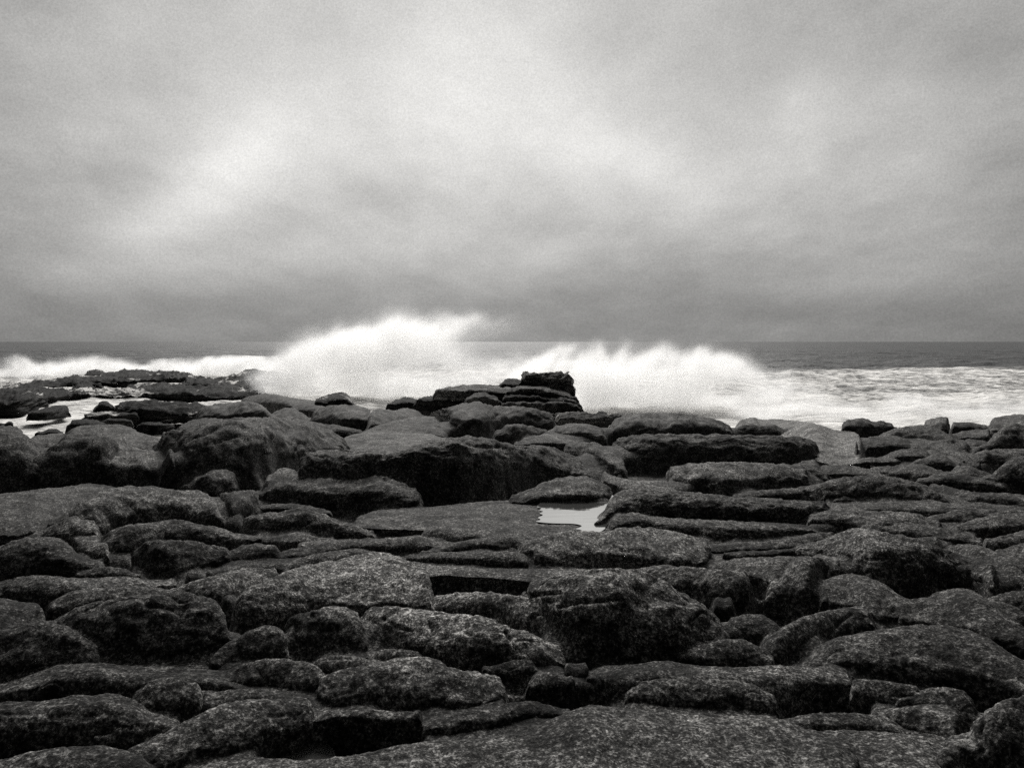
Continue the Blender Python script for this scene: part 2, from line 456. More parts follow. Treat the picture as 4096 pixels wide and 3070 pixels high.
# ================================================================== skyline boulders, left to right
B = 'boulder'
rock(B, 1, '-120,765 -60,735 0,715 60,712 120,728 165,770 195,820 230,900 300,950', '-120,1100 300,1090', 'dark round boulder cut by the left picture edge', sh=.22, tone=.62)
rock(B, 1, '180,800 230,775 330,765 420,762 480,790', '180,860 480,870', 'pale flat stone strip beside the far left boulder', sh=.8, tone=1.05)
rock(B, 1, '420,770 445,735 520,712 640,707 760,705 830,725 880,757 950,775 1010,790', '420,880 700,900 1010,880', 'low boulder with a smooth pale top against the foam', sh=.7, tone=1.05)
rock(B, 1, '215,960 290,870 350,820 400,785 450,760 540,752 630,760 690,790 740,840 860,900', '215,1090 700,1085 860,1000', 'black shouldered boulder left of the pale topped one', sh=.16, tone=.5)
rock(B, 1, '490,862 560,838 640,828 740,822 830,845 930,865 985,860 998,890 985,960 965,1050', '490,1070 700,1085 965,1075', 'steep boulder with a pale slanting top left of the small upright stone', sh='490,900 600,900 680,935 780,955 900,930 965,1000', tone=1.0)
rock(B, 1, '985,1060 992,970 1010,900 1035,868 1062,862 1085,880 1110,925 1145,970 1180,1030 1195,1080', '985,1110 1195,1115', 'small upright stone wedged between two big boulders', sh=.3, tone=.8, lean=.12, rnd=1.6, ext=0)
rock(B, 1, '1090,750 1150,712 1210,678 1300,664 1400,670', '1090,790 1400,800', 'small dark boulder tucked behind the big dome at left', sh=.6, tone=.7)
rock(B, 1, '1220,668 1245,630 1280,600 1340,578 1440,570 1530,562 1600,562 1650,585 1700,625 1760,665', '1220,710 1760,720', 'flat crowned boulder peering over the big dome at left', sh='1220,690 1300,630 1450,635 1550,610 1650,610 1760,690', tone=.95)
rock('rock_slab', 1, '1500,562 1560,532 1680,508 1760,520 1860,540 1960,552 2080,572 2130,600', '1500,600 1800,640 2130,640', 'smooth grey slab sloping down from the foot of the plume', sh='1500,580 1700,560 1900,590 2130,620', tone=1.0, wob=.5)
rock(B, 1, '1690,660 1740,622 1800,600 1860,605 1910,635 1950,662', '1690,700 1950,705', 'small grey boulder right of the flat crowned one', sh=.6, tone=.95)
rock(B, 1, '1840,600 1900,575 1990,580 2080,600 2100,620', '1840,660 2100,670', 'thin dark rock behind the crease of the two skyline boulders', sh=.4, tone=.6)
rock(B, 1, '905,865 950,812 1000,775 1060,750 1130,745 1200,735 1280,700 1400,672 1560,660 1700,658 1850,665 1980,685 2060,715 2130,770 2200,800 2260,880', '905,980 1100,1050 1180,1120 1400,1120 1560,1110 1670,1080 1800,1010 2260,900', 'biggest dome boulder on the left with a pale crown and black flank', sh='905,930 950,870 1100,800 1250,765 1450,742 1600,740 1750,765 1900,800 2000,840 2260,860', tone=.95, cracks=('1650,890 1700,925 1770,942 1870,930', '1175,1090 1190,1030 1150,960 1120,900'))
rock(B, 1, '1190,1090 1240,1040 1330,1002 1400,985 1450,1000 1500,1045 1530,1100', '1190,1150 1340,1165 1530,1130', 'dark rounded stone at the foot of the biggest left dome', sh=.25, tone=.65)
rock(B, 2, '-110,670 -50,612 40,584 130,582 210,588 260,602 298,615 285,660 240,735', '-110,720 100,745 240,745', 'grey skyline boulder right of a dark notch', sh=.45, tone=.95)
rock(B, 2, '400,608 440,582 490,572 530,588 565,612', '400,640 565,645', 'small black cone of rock at the edge of the white water', sh=.2, tone=.5)
rock(B, 2, '540,602 575,580 640,578 690,598 720,625', '540,650 720,655', 'small black hump touching the small black cone', sh=.3, tone=.55)
rock(B, 2, '245,735 275,670 300,620 345,605 405,612 440,622 475,606 520,600 570,615 610,640 640,660', '245,760 640,720', 'grey skyline boulder split from its neighbour by a slanting crack', sh=.6, tone=1.0)
rock(B, 2, '240,752 330,712 420,686 520,665 620,655 685,655 715,680 745,720 790,775', '240,800 500,800 790,800', 'smooth wedge boulder with a pale even face', sh=.75, tone=.95)
rock(B, 2, '625,655 680,630 760,602 840,582 920,564 970,560 1020,580 1100,592 1200,590 1300,600 1380,622 1440,652 1475,680 1485,715', '625,690 690,680 760,770 820,790 1040,780 1100,745 1485,735', 'large twin humped boulder in front of the headland', sh='625,670 700,650 850,650 1000,655 1100,660 1190,625 1260,615 1330,630 1420,660 1485,690', tone=.9, cracks=('690,655 730,690 760,730 790,780', '1085,640 1090,700 1085,765'))
rock(B, 2, '-70,735 0,704 60,706 130,722 200,738 265,755', '-70,800 265,800', 'dark lens shaped rock below the skyline notch', sh=.3, tone=.65)
rock(B, 2, '1030,795 1090,748 1150,708 1185,702 1260,706 1330,722 1390,742 1450,760', '1030,830 1220,835 1450,800', 'dark fronted boulder with a thin pale rim below the headland', sh='1030,810 1120,750 1180,722 1260,725 1330,748 1450,770', tone=.85)
rock(B, 2, '1390,758 1450,722 1520,703 1600,698 1680,706 1740,730 1780,752 1795,790', '1390,800 1500,815 1795,830', 'mottled boulder under the flat ledge right of the headland', sh=.4, tone=.9)
rock(B, 2, '1225,815 1265,788 1340,778 1400,765 1455,772 1520,795 1590,818', '1225,850 1590,850', 'low pale stone behind the great central massif', sh=.6, tone=1.0)
rock(B, 3, '-355,760 -330,710 -300,665 -240,627 -150,615 -60,610 40,614 120,612 200,622 260,637 330,652 390,680 440,710 465,745', '-355,790 100,790 465,775', 'long rounded skyline boulder right of centre', sh='-355,760 -240,680 -100,665 0,700 60,660 200,690 270,680 465,750', tone=1.0)
rock(B, 3, '240,695 290,680 350,690 400,708 450,742', '240,745 450,750', 'dark flake resting on the long skyline boulder', sh=.25, tone=.5)
rock('pale_slab', 3, '425,690 480,660 540,640 572,632 586,655 700,650 800,660 900,670 980,690 1020,710 1080,722 1150,728 1195,738 1222,765 1228,800 1212,860 1200,905', '425,760 700,760 850,860 930,920 1100,935 1200,925', 'smooth bright slab bending down towards the shore at right', sh=.86, tone=1.6, k=.85, wob=.45, cracks=('920,778 1000,770 1100,780 1180,797', '1195,775 1180,820 1190,860', '575,632 586,655'))
rock(B, 3, '460,705 500,684 560,680 620,692 680,685 730,702 780,730 820,758', '460,765 820,770', 'black undercut boulder lying against the bright slab', sh=.16, tone=.45)
rock(B, 3, '1168,880 1178,810 1200,768 1232,785 1232,840 1205,900', '1168,900 1205,910', 'slim upright stone leaning on the bright slab', sh=.5, tone=1.0, rnd=1.5, ext=0)
# right-hand skyline
rock(B, 3, '1080,722 1092,685 1135,656 1220,642 1262,655 1295,665 1350,660 1400,676 1412,700 1470,712', '1080,745 1250,745 1470,735', 'dark skyline boulder nearest the bright slab', sh=.35, tone=.75)
rock(B, 3, '1590,695 1622,658 1670,641 1755,638 1766,690 1764,725', '1590,720 1700,735 1764,735', 'squared pale boulder standing up on the right skyline', sh=.5, tone=1.1, rnd=.6, ext=0)
rock(B, 3, '1750,730 1765,682 1830,669 1900,672 1980,690 2010,715', '1750,745 2010,745', 'flat topped dark boulder right of the squared pale one', sh=.3, tone=.75)
rock(B, 3, '1975,715 2010,652 2060,636 2140,623 2212,620 2330,632', '1975,760 2330,780', 'pale domed boulder on the skyline at the right edge', sh=.55, tone=1.0)
rock(B, 3, '1210,800 1250,770 1300,760 1400,715 1480,696 1560,687 1620,690 1700,715 1770,745 1850,790 1910,840', '1210,830 1600,830 1910,870', 'wide dark hump below the squared pale boulder', sh=.3, tone=.6)
rock(B, 3, '1740,755 1830,726 1920,713 2008,716 2025,780', '1740,790 2025,800', 'grey boulder between the dark hump and the black right mass', sh=.5, tone=.85)
rock(B, 3, '1990,800 2045,735 2100,692 2160,680 2240,690 2330,715', '1990,880 2330,880', 'big black boulder at the right edge under the pale dome', sh=.14, tone=.42)
rock(B, 3, '1215,845 1260,785 1340,757 1440,755 1500,775 1545,805', '1215,860 1545,860', 'dull brownish boulder right of the slim upright stone', sh=.5, tone=.7)
rock(B, 3, '1225,835 1240,800 1270,795 1320,815', '1225,850 1320,852', 'tiny pale stone beside the slim upright one', sh=.6, tone=1.1)
rock(B, 3, '1520,800 1600,772 1700,790 1760,820 1850,865 1920,920', '1520,860 1700,900 1920,960', 'sloping dark rock crossing the right-hand boulder pile', sh=.4, tone=.6)
rock(B, 3, '1800,810 1860,772 1960,780 2040,805', '1800,850 2040,860', 'small dark rock under the grey boulder at right', sh=.4, tone=.6)
rock(B, 3, '1880,880 1960,838 2060,835 2180,830 2330,840', '1880,940 2330,960', 'flat black rock low in the right-hand pile', sh=.3, tone=.45)
rock(B, 3, '1340,885 1380,862 1430,843 1500,830 1580,832 1625,850 1645,890', '1340,920 1645,920', 'loaf shaped dark stone in the middle of the right pile', sh=.45, tone=.7)
rock(B, 3, '1600,890 1680,862 1740,880 1790,920', '1600,950 1790,960', 'small black stone right of the loaf shaped one', sh=.4, tone=.5)
rock('rock_slab', 3, '1185,915 1215,890 1260,885 1380,887 1500,880 1512,898', '1185,930 1400,930 1512,915', 'thin pale slab lying in the right pile', sh=.6, tone=.85, rnd=.5)
rock(B, 3, '1740,985 1810,936 1890,936 1940,960 2000,985 2070,1010', '1740,1050 2070,1060', 'rough dark stone beneath the flat black rock', sh=.4, tone=.55)
rock(B, 3, '2030,985 2090,920 2150,882 2212,876 2330,880', '2030,1070 2330,1080', 'black boulder at the right edge below mid height', sh=.2, tone=.4)
rock(B, 3, '1240,965 1330,940 1420,935 1530,922 1600,925 1660,950 1780,1000', '1240,990 1500,1030 1780,1060', 'low dark boulder in front of the thin pale slab', sh=.45, tone=.7)
rock(B, 3, '1600,1010 1700,980 1820,985 1950,1010 2050,1040', '1600,1060 2050,1090', 'low black rock above the long diagonal ridge', sh=.35, tone=.5)

# ================================================================== middle ground
rock(B, 3, '-345,815 -280,777 -200,752 -100,742 60,742 200,745 400,745 600,750 760,755 880,765 930,790 952,830 955,875 935,895', '-345,860 -260,930 -100,950 60,930 200,920 600,925 760,925 935,905', 'long dark boulder lying in front of the bright slab', sh='-345,830 -200,790 0,780 200,775 500,775 750,785 880,800 935,860', tone=.85)
rock(B, 3, '700,945 800,930 860,906 935,900 960,940 1010,995 1050,1030', '700,1000 1050,1050', 'dark angular stone between the pale long boulder and the bright slab', sh=.4, tone=.7)
rock(B, 3, '900,965 1000,932 1080,926 1180,940 1260,955 1320,970 1370,995', '900,1010 1370,1020', 'grey low rock at the lower end of the bright slab', sh=.6, tone=.85)
rock(B, 2, '1480,850 1540,824 1620,815 1700,820 1760,840 1800,870 1850,910 1900,960 1930,1020', '1480,900 1650,950 1800,1010 1930,1045', 'downward sloping boulder right of the central massif', sh='1480,870 1560,860 1640,860 1720,880 1790,930 1930,1030', tone=.95)
rock(B, 3, '0,1005 15,970 45,948 90,935 180,922 300,915 420,912 520,915 640,920 760,926 850,932 892,960 898,1020 880,1050', '0,1015 60,1072 200,1095 400,1110 600,1085 880,1065', 'long pale speckled boulder right of centre', sh='0,1000 100,990 300,1000 500,1010 700,990 880,1010', tone=1.25, cracks=('600,960 640,1010 670,1060',))
rock(B, 3, '400,1130 500,1100 600,1085 760,1075 880,1062 960,1075', '400,1150 960,1130', 'dark shelf stone at the right foot of the long pale boulder', sh=.5, tone=.6)
rock('rock_ridge', 3, '780,1085 920,1055 1000,1030 1100,1006 1200,997 1330,992 1400,1000 1480,1020 1570,1042 1640,1072 1750,1130 1880,1185', '780,1110 1000,1160 1300,1170 1880,1210', 'long dark diagonal ridge at right', sh='780,1095 1000,1060 1200,1025 1350,1020 1500,1055 1880,1195', tone=.75)
rock(B, 3, '1590,1065 1660,1046 1740,1060 1830,1085 1950,1100 2100,1100 2180,1110 2330,1150', '1590,1100 1870,1190 2330,1230', 'smooth dark ridge running off the right edge', sh=.35, tone=.65)
rock(B, 6, '1225,135 1280,110 1350,98 1420,108 1490,145', '1225,155 1490,165', 'small cap stone on the face of the long diagonal ridge', sh=.35, tone=.9)
rock(B, 6, '1060,150 1110,122 1165,128 1200,155', '1060,175 1200,178', 'small dark knob left of the cap stone', sh=.4, tone=.7)
rock('rock_slab', 6, '1270,212 1350,196 1500,195 1640,186 1650,212', '1270,235 1650,240', 'thin flat slab beneath the cap stone', sh=.5, tone=.85, rnd=.5)
rock(B, 6, '1680,245 1760,217 1830,210 1900,215 1920,255', '1680,310 1920,320', 'dull square stone at right below the smooth dark ridge', sh=.35, tone=.7)
rock('rock_slab', 6, '980,200 1100,175 1300,165 1500,160 1700,165 1900,180 2100,200 2330,200', '980,230 1500,250 2330,300', 'black shelf in the hollow under the right-hand ridges', sh=.5, tone=.45)
rock(B, 6, '1850,290 1950,255 2080,240 2200,228 2330,225', '1850,370 2330,370', 'dark rock at the right edge above a black slot', sh=.5, tone=.6)

# central massif
rock('rock_slab', 2, '90,808 180,767 280,752 400,750 560,758 680,768 740,788 800,800', '90,880 370,895 800,850', 'pale flat crown at the back of the central massif', sh=.85, tone=1.05, k=.8, wob=.5)
rock(B, 2, '-205,1000 -185,940 -125,897 -60,876 0,868 150,868 300,872 380,885 430,880 500,862 580,832 680,810 770,795 860,780 960,782 1050,800 1150,826 1250,840 1370,838 1450,852 1530,890 1620,930 1700,975 1760,1030 1765,1060', '-205,1045 0,1022 150,1008 350,1022 400,1002 500,967 620,957 800,972 900,992 1000,1032 1150,1082 1280,1120 1450,1060 1765,1075', 'great central massif with a pale rim and dark broad face', sh='-205,1000 -100,925 0,905 200,900 370,900 560,850 700,826 850,818 950,865 1100,872 1250,885 1350,890 1450,940 1540,1000 1765,1050', tone=.95, cracks=('370,890 375,950 395,1005', '850,810 900,830 1000,850 1100,850'), Y='-205:8.9 850:8.9 1150:9.6 1320:10.5 1765:11.3')
rock(B, 2, '-395,1120 -380,1060 -320,1002 -250,978 -195,985 -160,1030 -50,1038 0,1035 150,1012 340,1025 400,1040 480,1070 560,1110 640,1150', '-395,1200 0,1210 200,1205 460,1240 640,1220', 'broad pale block under the left lip of the central massif', sh='-395,1130 -250,1090 0,1120 200,1120 400,1120 640,1190', tone=1.05, cracks=('120,1185 180,1180 300,1200 420,1220', '330,1030 420,1080 560,1110 640,1135'))
rock(B, 2, '400,1030 450,985 520,968 620,958 800,975 900,995 1000,1035 1150,1085 1270,1125', '400,1245 700,1225 1000,1205 1200,1180 1270,1140', 'black wall below the crack of the central massif', sh=.10, tone=.6, lean=.2, cracks=('460,1090 560,1120 640,1160', '830,1010 820,1100 830,1180', '850,1160 960,1130 1060,1110'), Y='400:9.15 900:9.15 1270:9.9')
rock(B, 2, '1730,1065 1745,1025 1765,1008 1850,1040 1960,1062 2100,1058 2160,1064 2190,1088 2200,1120', '1730,1080 1850,1110 1900,1130 2200,1160', 'pale tongue of rock right of the pool', sh=.7, tone=1.1)
rock('domed_rock', 2, '1130,1185 1220,1142 1300,1112 1370,1077 1450,1048 1540,1035 1620,1030 1690,1040 1730,1068 1800,1100 1845,1135', '1130,1215 1250,1225 1350,1222 1500,1222 1650,1222 1780,1215 1845,1180', 'pale dome overhanging the back of the pool', sh=.62, tone=1.1, lean=.0, cracks=('1560,1110 1650,1105 1720,1115 1800,1130',))

# ---- left middle
rock('rock_slab', 4, '-90,130 0,115 130,105 250,86 400,75 520,56 600,52 680,65 780,85 900,110', '-90,440 100,440 240,400 400,300 900,200', 'wide dark sheet of rock at the left edge', sh=.7, tone=.75, k=.8)
rock(B, 4, '1325,145 1380,127 1480,101 1560,96 1635,110 1660,140 1670,210', '1325,200 1450,310 1560,280 1670,225', 'dark blocky stone filling the gap left of the pale block', sh=.35, tone=.7)
rock('rock_slab', 4, '1655,196 1720,179 1850,180 1950,190 2050,215 2120,255', '1655,225 1800,232 2120,262', 'thin ledge under the broad pale block', sh=.5, tone=.9)
rock(B, 4, '220,390 300,320 360,280 430,230 500,172 580,122 680,84 800,68 950,68 1050,85 1150,95 1230,93 1290,110 1350,152 1400,205 1440,262 1455,315', '220,410 600,400 750,350 900,320 1100,300 1300,310 1455,330', 'large pale mottled whaleback at left', sh='220,400 450,270 600,205 750,160 900,155 1050,180 1200,190 1320,230 1455,320', tone=1.1)
rock(B, 4, '225,400 330,322 400,277 480,256 540,262 600,300 640,360 660,410', '225,420 420,435 660,430', 'lichen spotted stone on the near side of the pale whaleback', sh=.4, tone=1.1)
rock('rock_slab', 5, '250,250 300,226 400,215 520,205 680,200 780,190 850,180 950,171 1040,163 1150,160 1350,160 1600,160 1830,160', '250,330 580,335 700,335 1000,362 1450,385 1830,385', 'flat sloping sheet of rock left of the pool', sh=.86, tone=.7, k=1.0, wob=.2, deep=3.)
rock(B, 4, '1500,330 1550,277 1600,247 1700,236 1770,231 1850,213 1930,208 2000,225 2080,260 2160,290 2250,312 2350,360 2410,388', '1500,350 1700,375 2000,390 2410,395', 'humped boulder below the thin ledge', sh='1500,340 1600,285 1780,270 1930,245 2050,300 2410,390', tone=.9)
rock(B, 4, '600,440 640,400 700,352 760,322 860,306 950,300 1020,286 1100,278 1180,286 1260,310 1380,327 1480,362 1600,382 1720,392', '600,520 850,520 1100,440 1400,475 1500,455 1720,420', 'long low boulder in front of the pale whaleback', sh='600,480 750,380 950,340 1100,320 1250,350 1720,405', tone=.85)
rock(B, 4, '1630,425 1700,392 1800,371 1870,361 1930,363 1980,385 2060,398 2140,402', '1630,440 1800,452 1950,447 2140,418', 'small pointed rock right of the long low boulder', sh=.6, tone=1.0)
rock(B, 4, '1455,480 1530,441 1620,429 1720,440 1765,470 1785,505', '1455,570 1600,560 1785,550', 'dark loaf of rock above the black hollow', sh=.3, tone=.75)
rock(B, 4, '1730,515 1790,481 1850,461 1950,450 2050,426 2150,406 2250,402', '1730,550 1900,545 2250,490', 'rounded grey end of the ledge left of centre', sh=.5, tone=.85)
rock(B, 4, '790,560 830,500 860,470 920,427 980,406 1100,408 1200,412 1290,426 1350,446 1420,462 1480,472 1510,530', '790,590 1000,660 1200,640 1300,610 1510,565', 'black faced boulder over the dark hollow at left', sh=.17, tone=.6)
rock(B, 4, '425,418 470,406 560,408 650,425 700,470 720,540', '425,440 480,500 620,540 720,560', 'small pale wedge stone beside the left rounded boulder', sh=.6, tone=1.15, ext=0)
rock(B, 4, '-90,465 0,450 60,420 150,396 270,388 380,396 440,440 480,490 560,525 640,550 700,590', '-90,640 200,645 450,645 700,610', 'rounded boulder with a pale shoulder at the left edge', sh='-90,520 100,480 250,460 400,510 560,560 700,600', tone=.85)
rock(B, 4, '450,648 540,602 620,581 700,578 780,590 850,615 930,652', '450,662 700,670 930,668', 'low dark lens of rock before the black hollow', sh=.3, tone=.8)
# centre strips
rock('rock_slab', 5, '640,340 700,325 900,318 1100,309 1300,306 1450,313 1560,328 1600,345', '640,360 1100,385 1300,398 1600,395', 'sheet of rock running out to the near rim of the pool', sh=.8, tone=.9, k=.9, wob=.3)
rock('rock_slab', 5, '-120,420 0,406 200,402 400,396 520,386 600,378 660,395 700,420', '-120,480 200,495 450,505 700,490', 'long narrow ledge left of centre', sh='-120,440 200,432 500,425 700,450', tone=.9)
rock(B, 5, '570,400 610,365 660,337 720,328 800,335 900,346 1050,371 1150,381 1300,386 1400,398', '570,430 800,455 1000,470 1400,440', 'low mottled swell nearest the pool on the left', sh='570,410 700,365 850,375 1050,400 1400,420', tone=.95)
rock(B, 5, '560,495 700,451 850,416 1000,396 1100,386 1200,390 1290,412 1330,450', '560,520 900,500 1330,490', 'thin curved ridge under the low mottled swell', sh=.35, tone=.8)
rock('rock_slab', 5, '480,525 560,500 640,490 760,483 900,488 1060,480 1200,482 1270,500 1330,560', '480,545 900,565 1330,592', 'rough dark band beneath the pale mound', sh=.35, tone=.8)
rock('pale_mound', 5, '1180,465 1260,422 1340,402 1420,372 1500,356 1560,346 1640,350 1760,358 1850,332 1950,326 2050,330 2150,343 2250,362 2340,390 2430,420 2465,450 2470,500', '1180,500 1300,582 1500,588 1700,588 1900,585 2200,580 2470,560', 'broad pale mound on the near side of the pool', sh='1180,470 1350,490 1600,480 1850,485 2000,505 2200,535 2470,540', tone=1.25, cracks=('1320,440 1310,500 1300,570', '1880,470 1960,485 2050,480'))
# right of the pool
rock(B, 6, '-352,240 -348,185 -315,132 -260,97 -200,82 -100,83 0,88 100,96 250,110 400,126 560,145 720,150 900,155 1000,162 1065,195', '-352,310 -280,270 -200,262 0,262 500,262 900,265 1065,210', 'wide dark shoulder of rock right of the pool', sh='-352,250 -250,170 -150,140 0,130 200,150 560,180 900,190 1065,200', tone=.95)
rock(B, 6, '450,150 520,128 640,140 720,145 760,170', '450,175 760,185', 'pale pebbly lip on the dark shoulder right of the pool', sh=.6, tone=1.1)
rock('rock_slab', 6, '-360,330 -310,265 -240,232 -150,226 -100,246 0,258 150,266 350,275 550,285 700,292 850,302 1000,330', '-360,355 -250,345 0,345 200,370 330,405 620,410 800,385 1000,345', 'long ledge with a dark front right of the pale mound', sh='-360,340 -200,270 0,285 300,305 600,315 1000,335', tone=.95)
rock(B, 6, '860,275 920,241 1000,216 1060,201 1150,200 1250,215 1400,220 1500,228 1570,236 1640,265 1700,290 1740,330', '860,300 1000,310 1150,330 1400,370 1740,350', 'grey backed boulder above the long pale whaleback at right', sh='860,285 1000,260 1100,260 1300,290 1740,340', tone=1.0)
rock(B, 6, '1180,320 1300,287 1450,281 1600,300 1750,331 1870,361 1940,386 2000,430', '1180,350 1500,385 1700,420 2000,450', 'lens shaped rock behind the right-hand whaleback', sh=.5, tone=.9)
rock(B, 6, '1930,430 1970,400 2050,376 2150,352 2212,336 2330,330', '1930,460 2060,470 2330,460', 'rounded rock at the right edge over the dark slot', sh=.4, tone=.75)
rock('rock_slab', 6, '330,425 450,408 600,408 800,382 900,355 1010,348', '330,480 800,455 1010,400', 'dark sunken sheet between the ledges right of centre', sh=.7, tone=.5)
rock(B, 6, '340,495 400,470 500,464 600,460 720,455 820,440', '340,510 600,510 820,480', 'thin rib of rock pointing at the pale mound', sh=.4, tone=.85)
rock('rock_slab', 6, '370,530 450,508 560,502 700,498 850,495', '370,600 580,640 680,700 850,640', 'dark floor slab behind the elbow shaped rock', sh=.8, tone=.6)
rock(B, 6, '1550,395 1590,381 1640,379 1690,398 1715,440', '1550,450 1715,460', 'small stone riding on the back of the right-hand whaleback', sh=.4, tone=.9)
rock(B, 6, '1700,460 1780,427 1860,418 1950,430 2040,470 2100,500 2150,540 2212,600 2330,680', '1700,500 2000,600 2100,680 2330,760', 'speckled boulder right of the whaleback, running off the edge', sh=.5, tone=.85)
rock(B, 6, '1990,490 2080,452 2212,411 2330,400', '1990,540 2100,570 2330,620', 'grey boulder at the right edge above the speckled one', sh=.5, tone=.75)
rock('whaleback_rock', 6, '755,447 840,422 930,406 1000,386 1080,352 1150,327 1220,320 1320,336 1420,360 1560,386 1640,411 1720,450 1800,481 1880,510 1960,516 2010,545 2060,600 2090,650 2092,700', '755,470 900,505 1130,570 1200,620 1300,650 1500,650 1700,630 1880,610 1960,660 2020,710 2092,715', 'long pale whaleback with a dark underside at right', sh='755,455 900,440 1080,430 1250,440 1450,450 1650,490 1800,560 1950,590 2092,680', tone=1.1)

# ================================================================== foreground
rock('rock_slab', 5, '480,560 560,545 700,570 800,578 1000,589 1200,591 1400,590 1600,590 1700,600', '480,650 620,655 700,640 800,636 900,650 1040,648 1150,662 1280,680 1700,700', 'smooth shelf roofing the black oblong hole', sh=.85, tone=1.0, lean=.02, wob=.35, k=.85)
rock(B, 4, '1280,640 1330,596 1400,581 1500,570 1560,556 1620,560 1660,551 1750,546 1795,566 1820,600', '1280,660 1500,625 1820,630', 'narrow dark ledge stone left of the bright front boulder', sh=.4, tone=.85)
rock(B, 4, '1770,580 1860,537 1960,502 2060,486 2150,471 2250,468 2350,480 2450,500 2520,520', '1770,620 2000,600 2300,545 2520,545', 'grey ridge just behind the bright front boulder', sh=.45, tone=.95)
rock(B, 4, '1145,665 1180,627 1230,610 1275,622 1295,655', '1145,685 1295,685', 'fist sized dark stone by the black hollow', sh=.35, tone=.75)
rock(B, 4, '-90,700 20,668 100,646 200,633 300,633 380,641 500,650 640,648 760,640 840,640 900,655 1000,661 1100,656 1170,665', '-90,800 200,815 500,815 800,770 1170,700', 'long dark whaleback low on the left', sh='-90,730 200,690 500,690 800,680 1170,680', tone=.8)
rock(B, 4, '270,860 360,780 450,732 600,712 800,701 950,700 1050,720 1150,750', '270,880 600,850 1150,790', 'dim rock swell behind the big black front boulder', sh=.4, tone=.75)
rock(B, 4, '-90,770 0,775 100,790 200,808 270,825 290,860 230,930 150,990', '-90,1080 150,1050', 'grey speckled rock at the left edge low down', sh=.7, tone=.8)
rock(B, 4, '960,790 1050,735 1180,681 1320,641 1450,601 1560,586 1640,583 1720,592 1770,612 1800,660', '960,800 1200,800 1350,850 1430,830 1520,760 1800,680', 'pale saddle between the black and the bright front boulders', sh='960,790 1200,720 1350,720 1500,680 1800,660', tone=1.05)
rock(B, 7, '-90,180 -20,130 50,110 130,95 210,85 280,110', '-90,330 280,330', 'very dark rock at the left edge beside the black front boulder', sh=.3, tone=.5)
rock('black_boulder', 4, '120,1110 200,1050 260,960 340,910 450,851 560,811 680,786 800,766 900,755 1050,741 1180,735 1280,760 1350,790 1410,830 1432,900 1432,980', '120,1200 800,1230 1432,1200', 'huge black faced boulder low on the left', sh='120,1130 350,950 600,870 900,815 1180,800 1300,850 1432,930', tone=.75)
rock('bright_boulder', 5, '-632,900 -620,820 -590,770 -520,722 -420,680 -320,640 -230,602 -150,572 0,546 120,526 240,492 340,481 430,500 520,540 600,580 660,625 680,680 650,750 625,800 580,835', '-632,1000 -400,960 -200,910 0,840 200,870 400,830 580,840', 'brightest broad boulder in the middle foreground', sh='-632,900 -520,800 -300,755 -100,765 0,775 200,790 400,780 580,810', tone=1.75, cracks=('-610,900 -600,820 -560,760', '30,700 20,800', '430,700 500,660 560,640'))
rock(B, 6, '-150,570 0,547 120,555 260,570 420,580 520,592 572,608 588,660 592,720 594,790', '-150,700 200,770 400,830 594,815', 'blunt square ended boulder right of the centre dome', sh='-150,620 100,610 300,625 500,650 594,720', tone=1.1)
rock(B, 6, '265,815 285,785 315,763 360,753 420,762 455,785 475,830', '265,850 370,862 475,860', 'small ball shaped stone under the square ended boulder', sh=.45, tone=1.0, rnd=1.5)
rock('elbow_rock', 6, '608,690 690,651 735,605 752,560 800,510 880,496 960,505 1060,516 1110,530 1138,565 1140,595', '608,700 700,735 800,765 880,792 940,750 970,640 1060,610 1140,605', 'elbow shaped rock over a black cave at right', sh='608,690 700,680 760,640 850,620 960,580 1140,580', tone=1.0)
rock('domed_rock', 6, '925,740 960,690 1000,637 1080,608 1160,602 1240,615 1320,645 1400,695 1480,752', '925,800 1150,830 1280,900 1480,900', 'steep speckled hump below the elbow shaped rock', sh=.75, tone=.95)
rock('domed_rock', 6, '1400,800 1460,768 1530,756 1600,750 1670,722 1740,701 1820,688 1880,695 1940,725 2000,770 2060,830 2120,872 2212,930 2330,1000', '1400,900 1700,950 2000,1040 2330,1120', 'dark peaked dome near the right edge', sh=.7, tone=.8)
rock(B, 6, '1965,765 2040,731 2130,711 2212,700 2330,700', '1965,860 2330,930', 'black boulder at the right edge behind the peaked dome', sh=.25, tone=.5)
rock(B, 8, '900,120 950,75 1000,60 1080,60 1140,95 1170,140', '900,150 1170,200', 'dark hollow filling rock behind the twin nosed boulder', sh=.5, tone=.55)
rock(B, 8, '1050,200 1130,150 1160,125 1210,92 1290,60 1360,45 1440,30 1500,30 1540,50 1560,75 1545,120', '1050,230 1160,275 1280,225 1400,155 1545,125', 'wedge of pale rock with a black crack beneath it', sh='1050,215 1200,160 1350,120 1545,90', tone=1.0, cracks=('1380,150 1410,100 1470,60',))
rock('domed_rock', 5, '1165,765 1195,730 1235,714 1300,691 1420,651 1560,616 1700,592 1850,585 1980,600 2080,640 2180,690 2260,740 2350,790 2430,840 2510,900 2570,960 2620,1010', '1165,800 1300,1000 1450,1130 1700,1190 2000,1195 2300,1150 2620,1100', 'largest dome in the centre foreground', sh='1165,770 1350,745 1550,745 1800,740 2000,790 2200,890 2400,970 2620,1060', tone=1.4, cracks=('1200,740 1290,765 1400,745 1480,740', '1480,830 1600,800 1760,790 1850,780'))
rock(B, 5, '622,845 655,793 720,761 820,743 950,735 1080,743 1200,757 1290,770 1400,792 1500,850 1560,950', '622,855 860,885 1000,895 1120,955 1300,1020 1560,1110', 'smooth tongue of rock in front of the oblong hole', sh='622,850 750,800 950,800 1150,820 1350,880 1560,1000', tone=1.4)
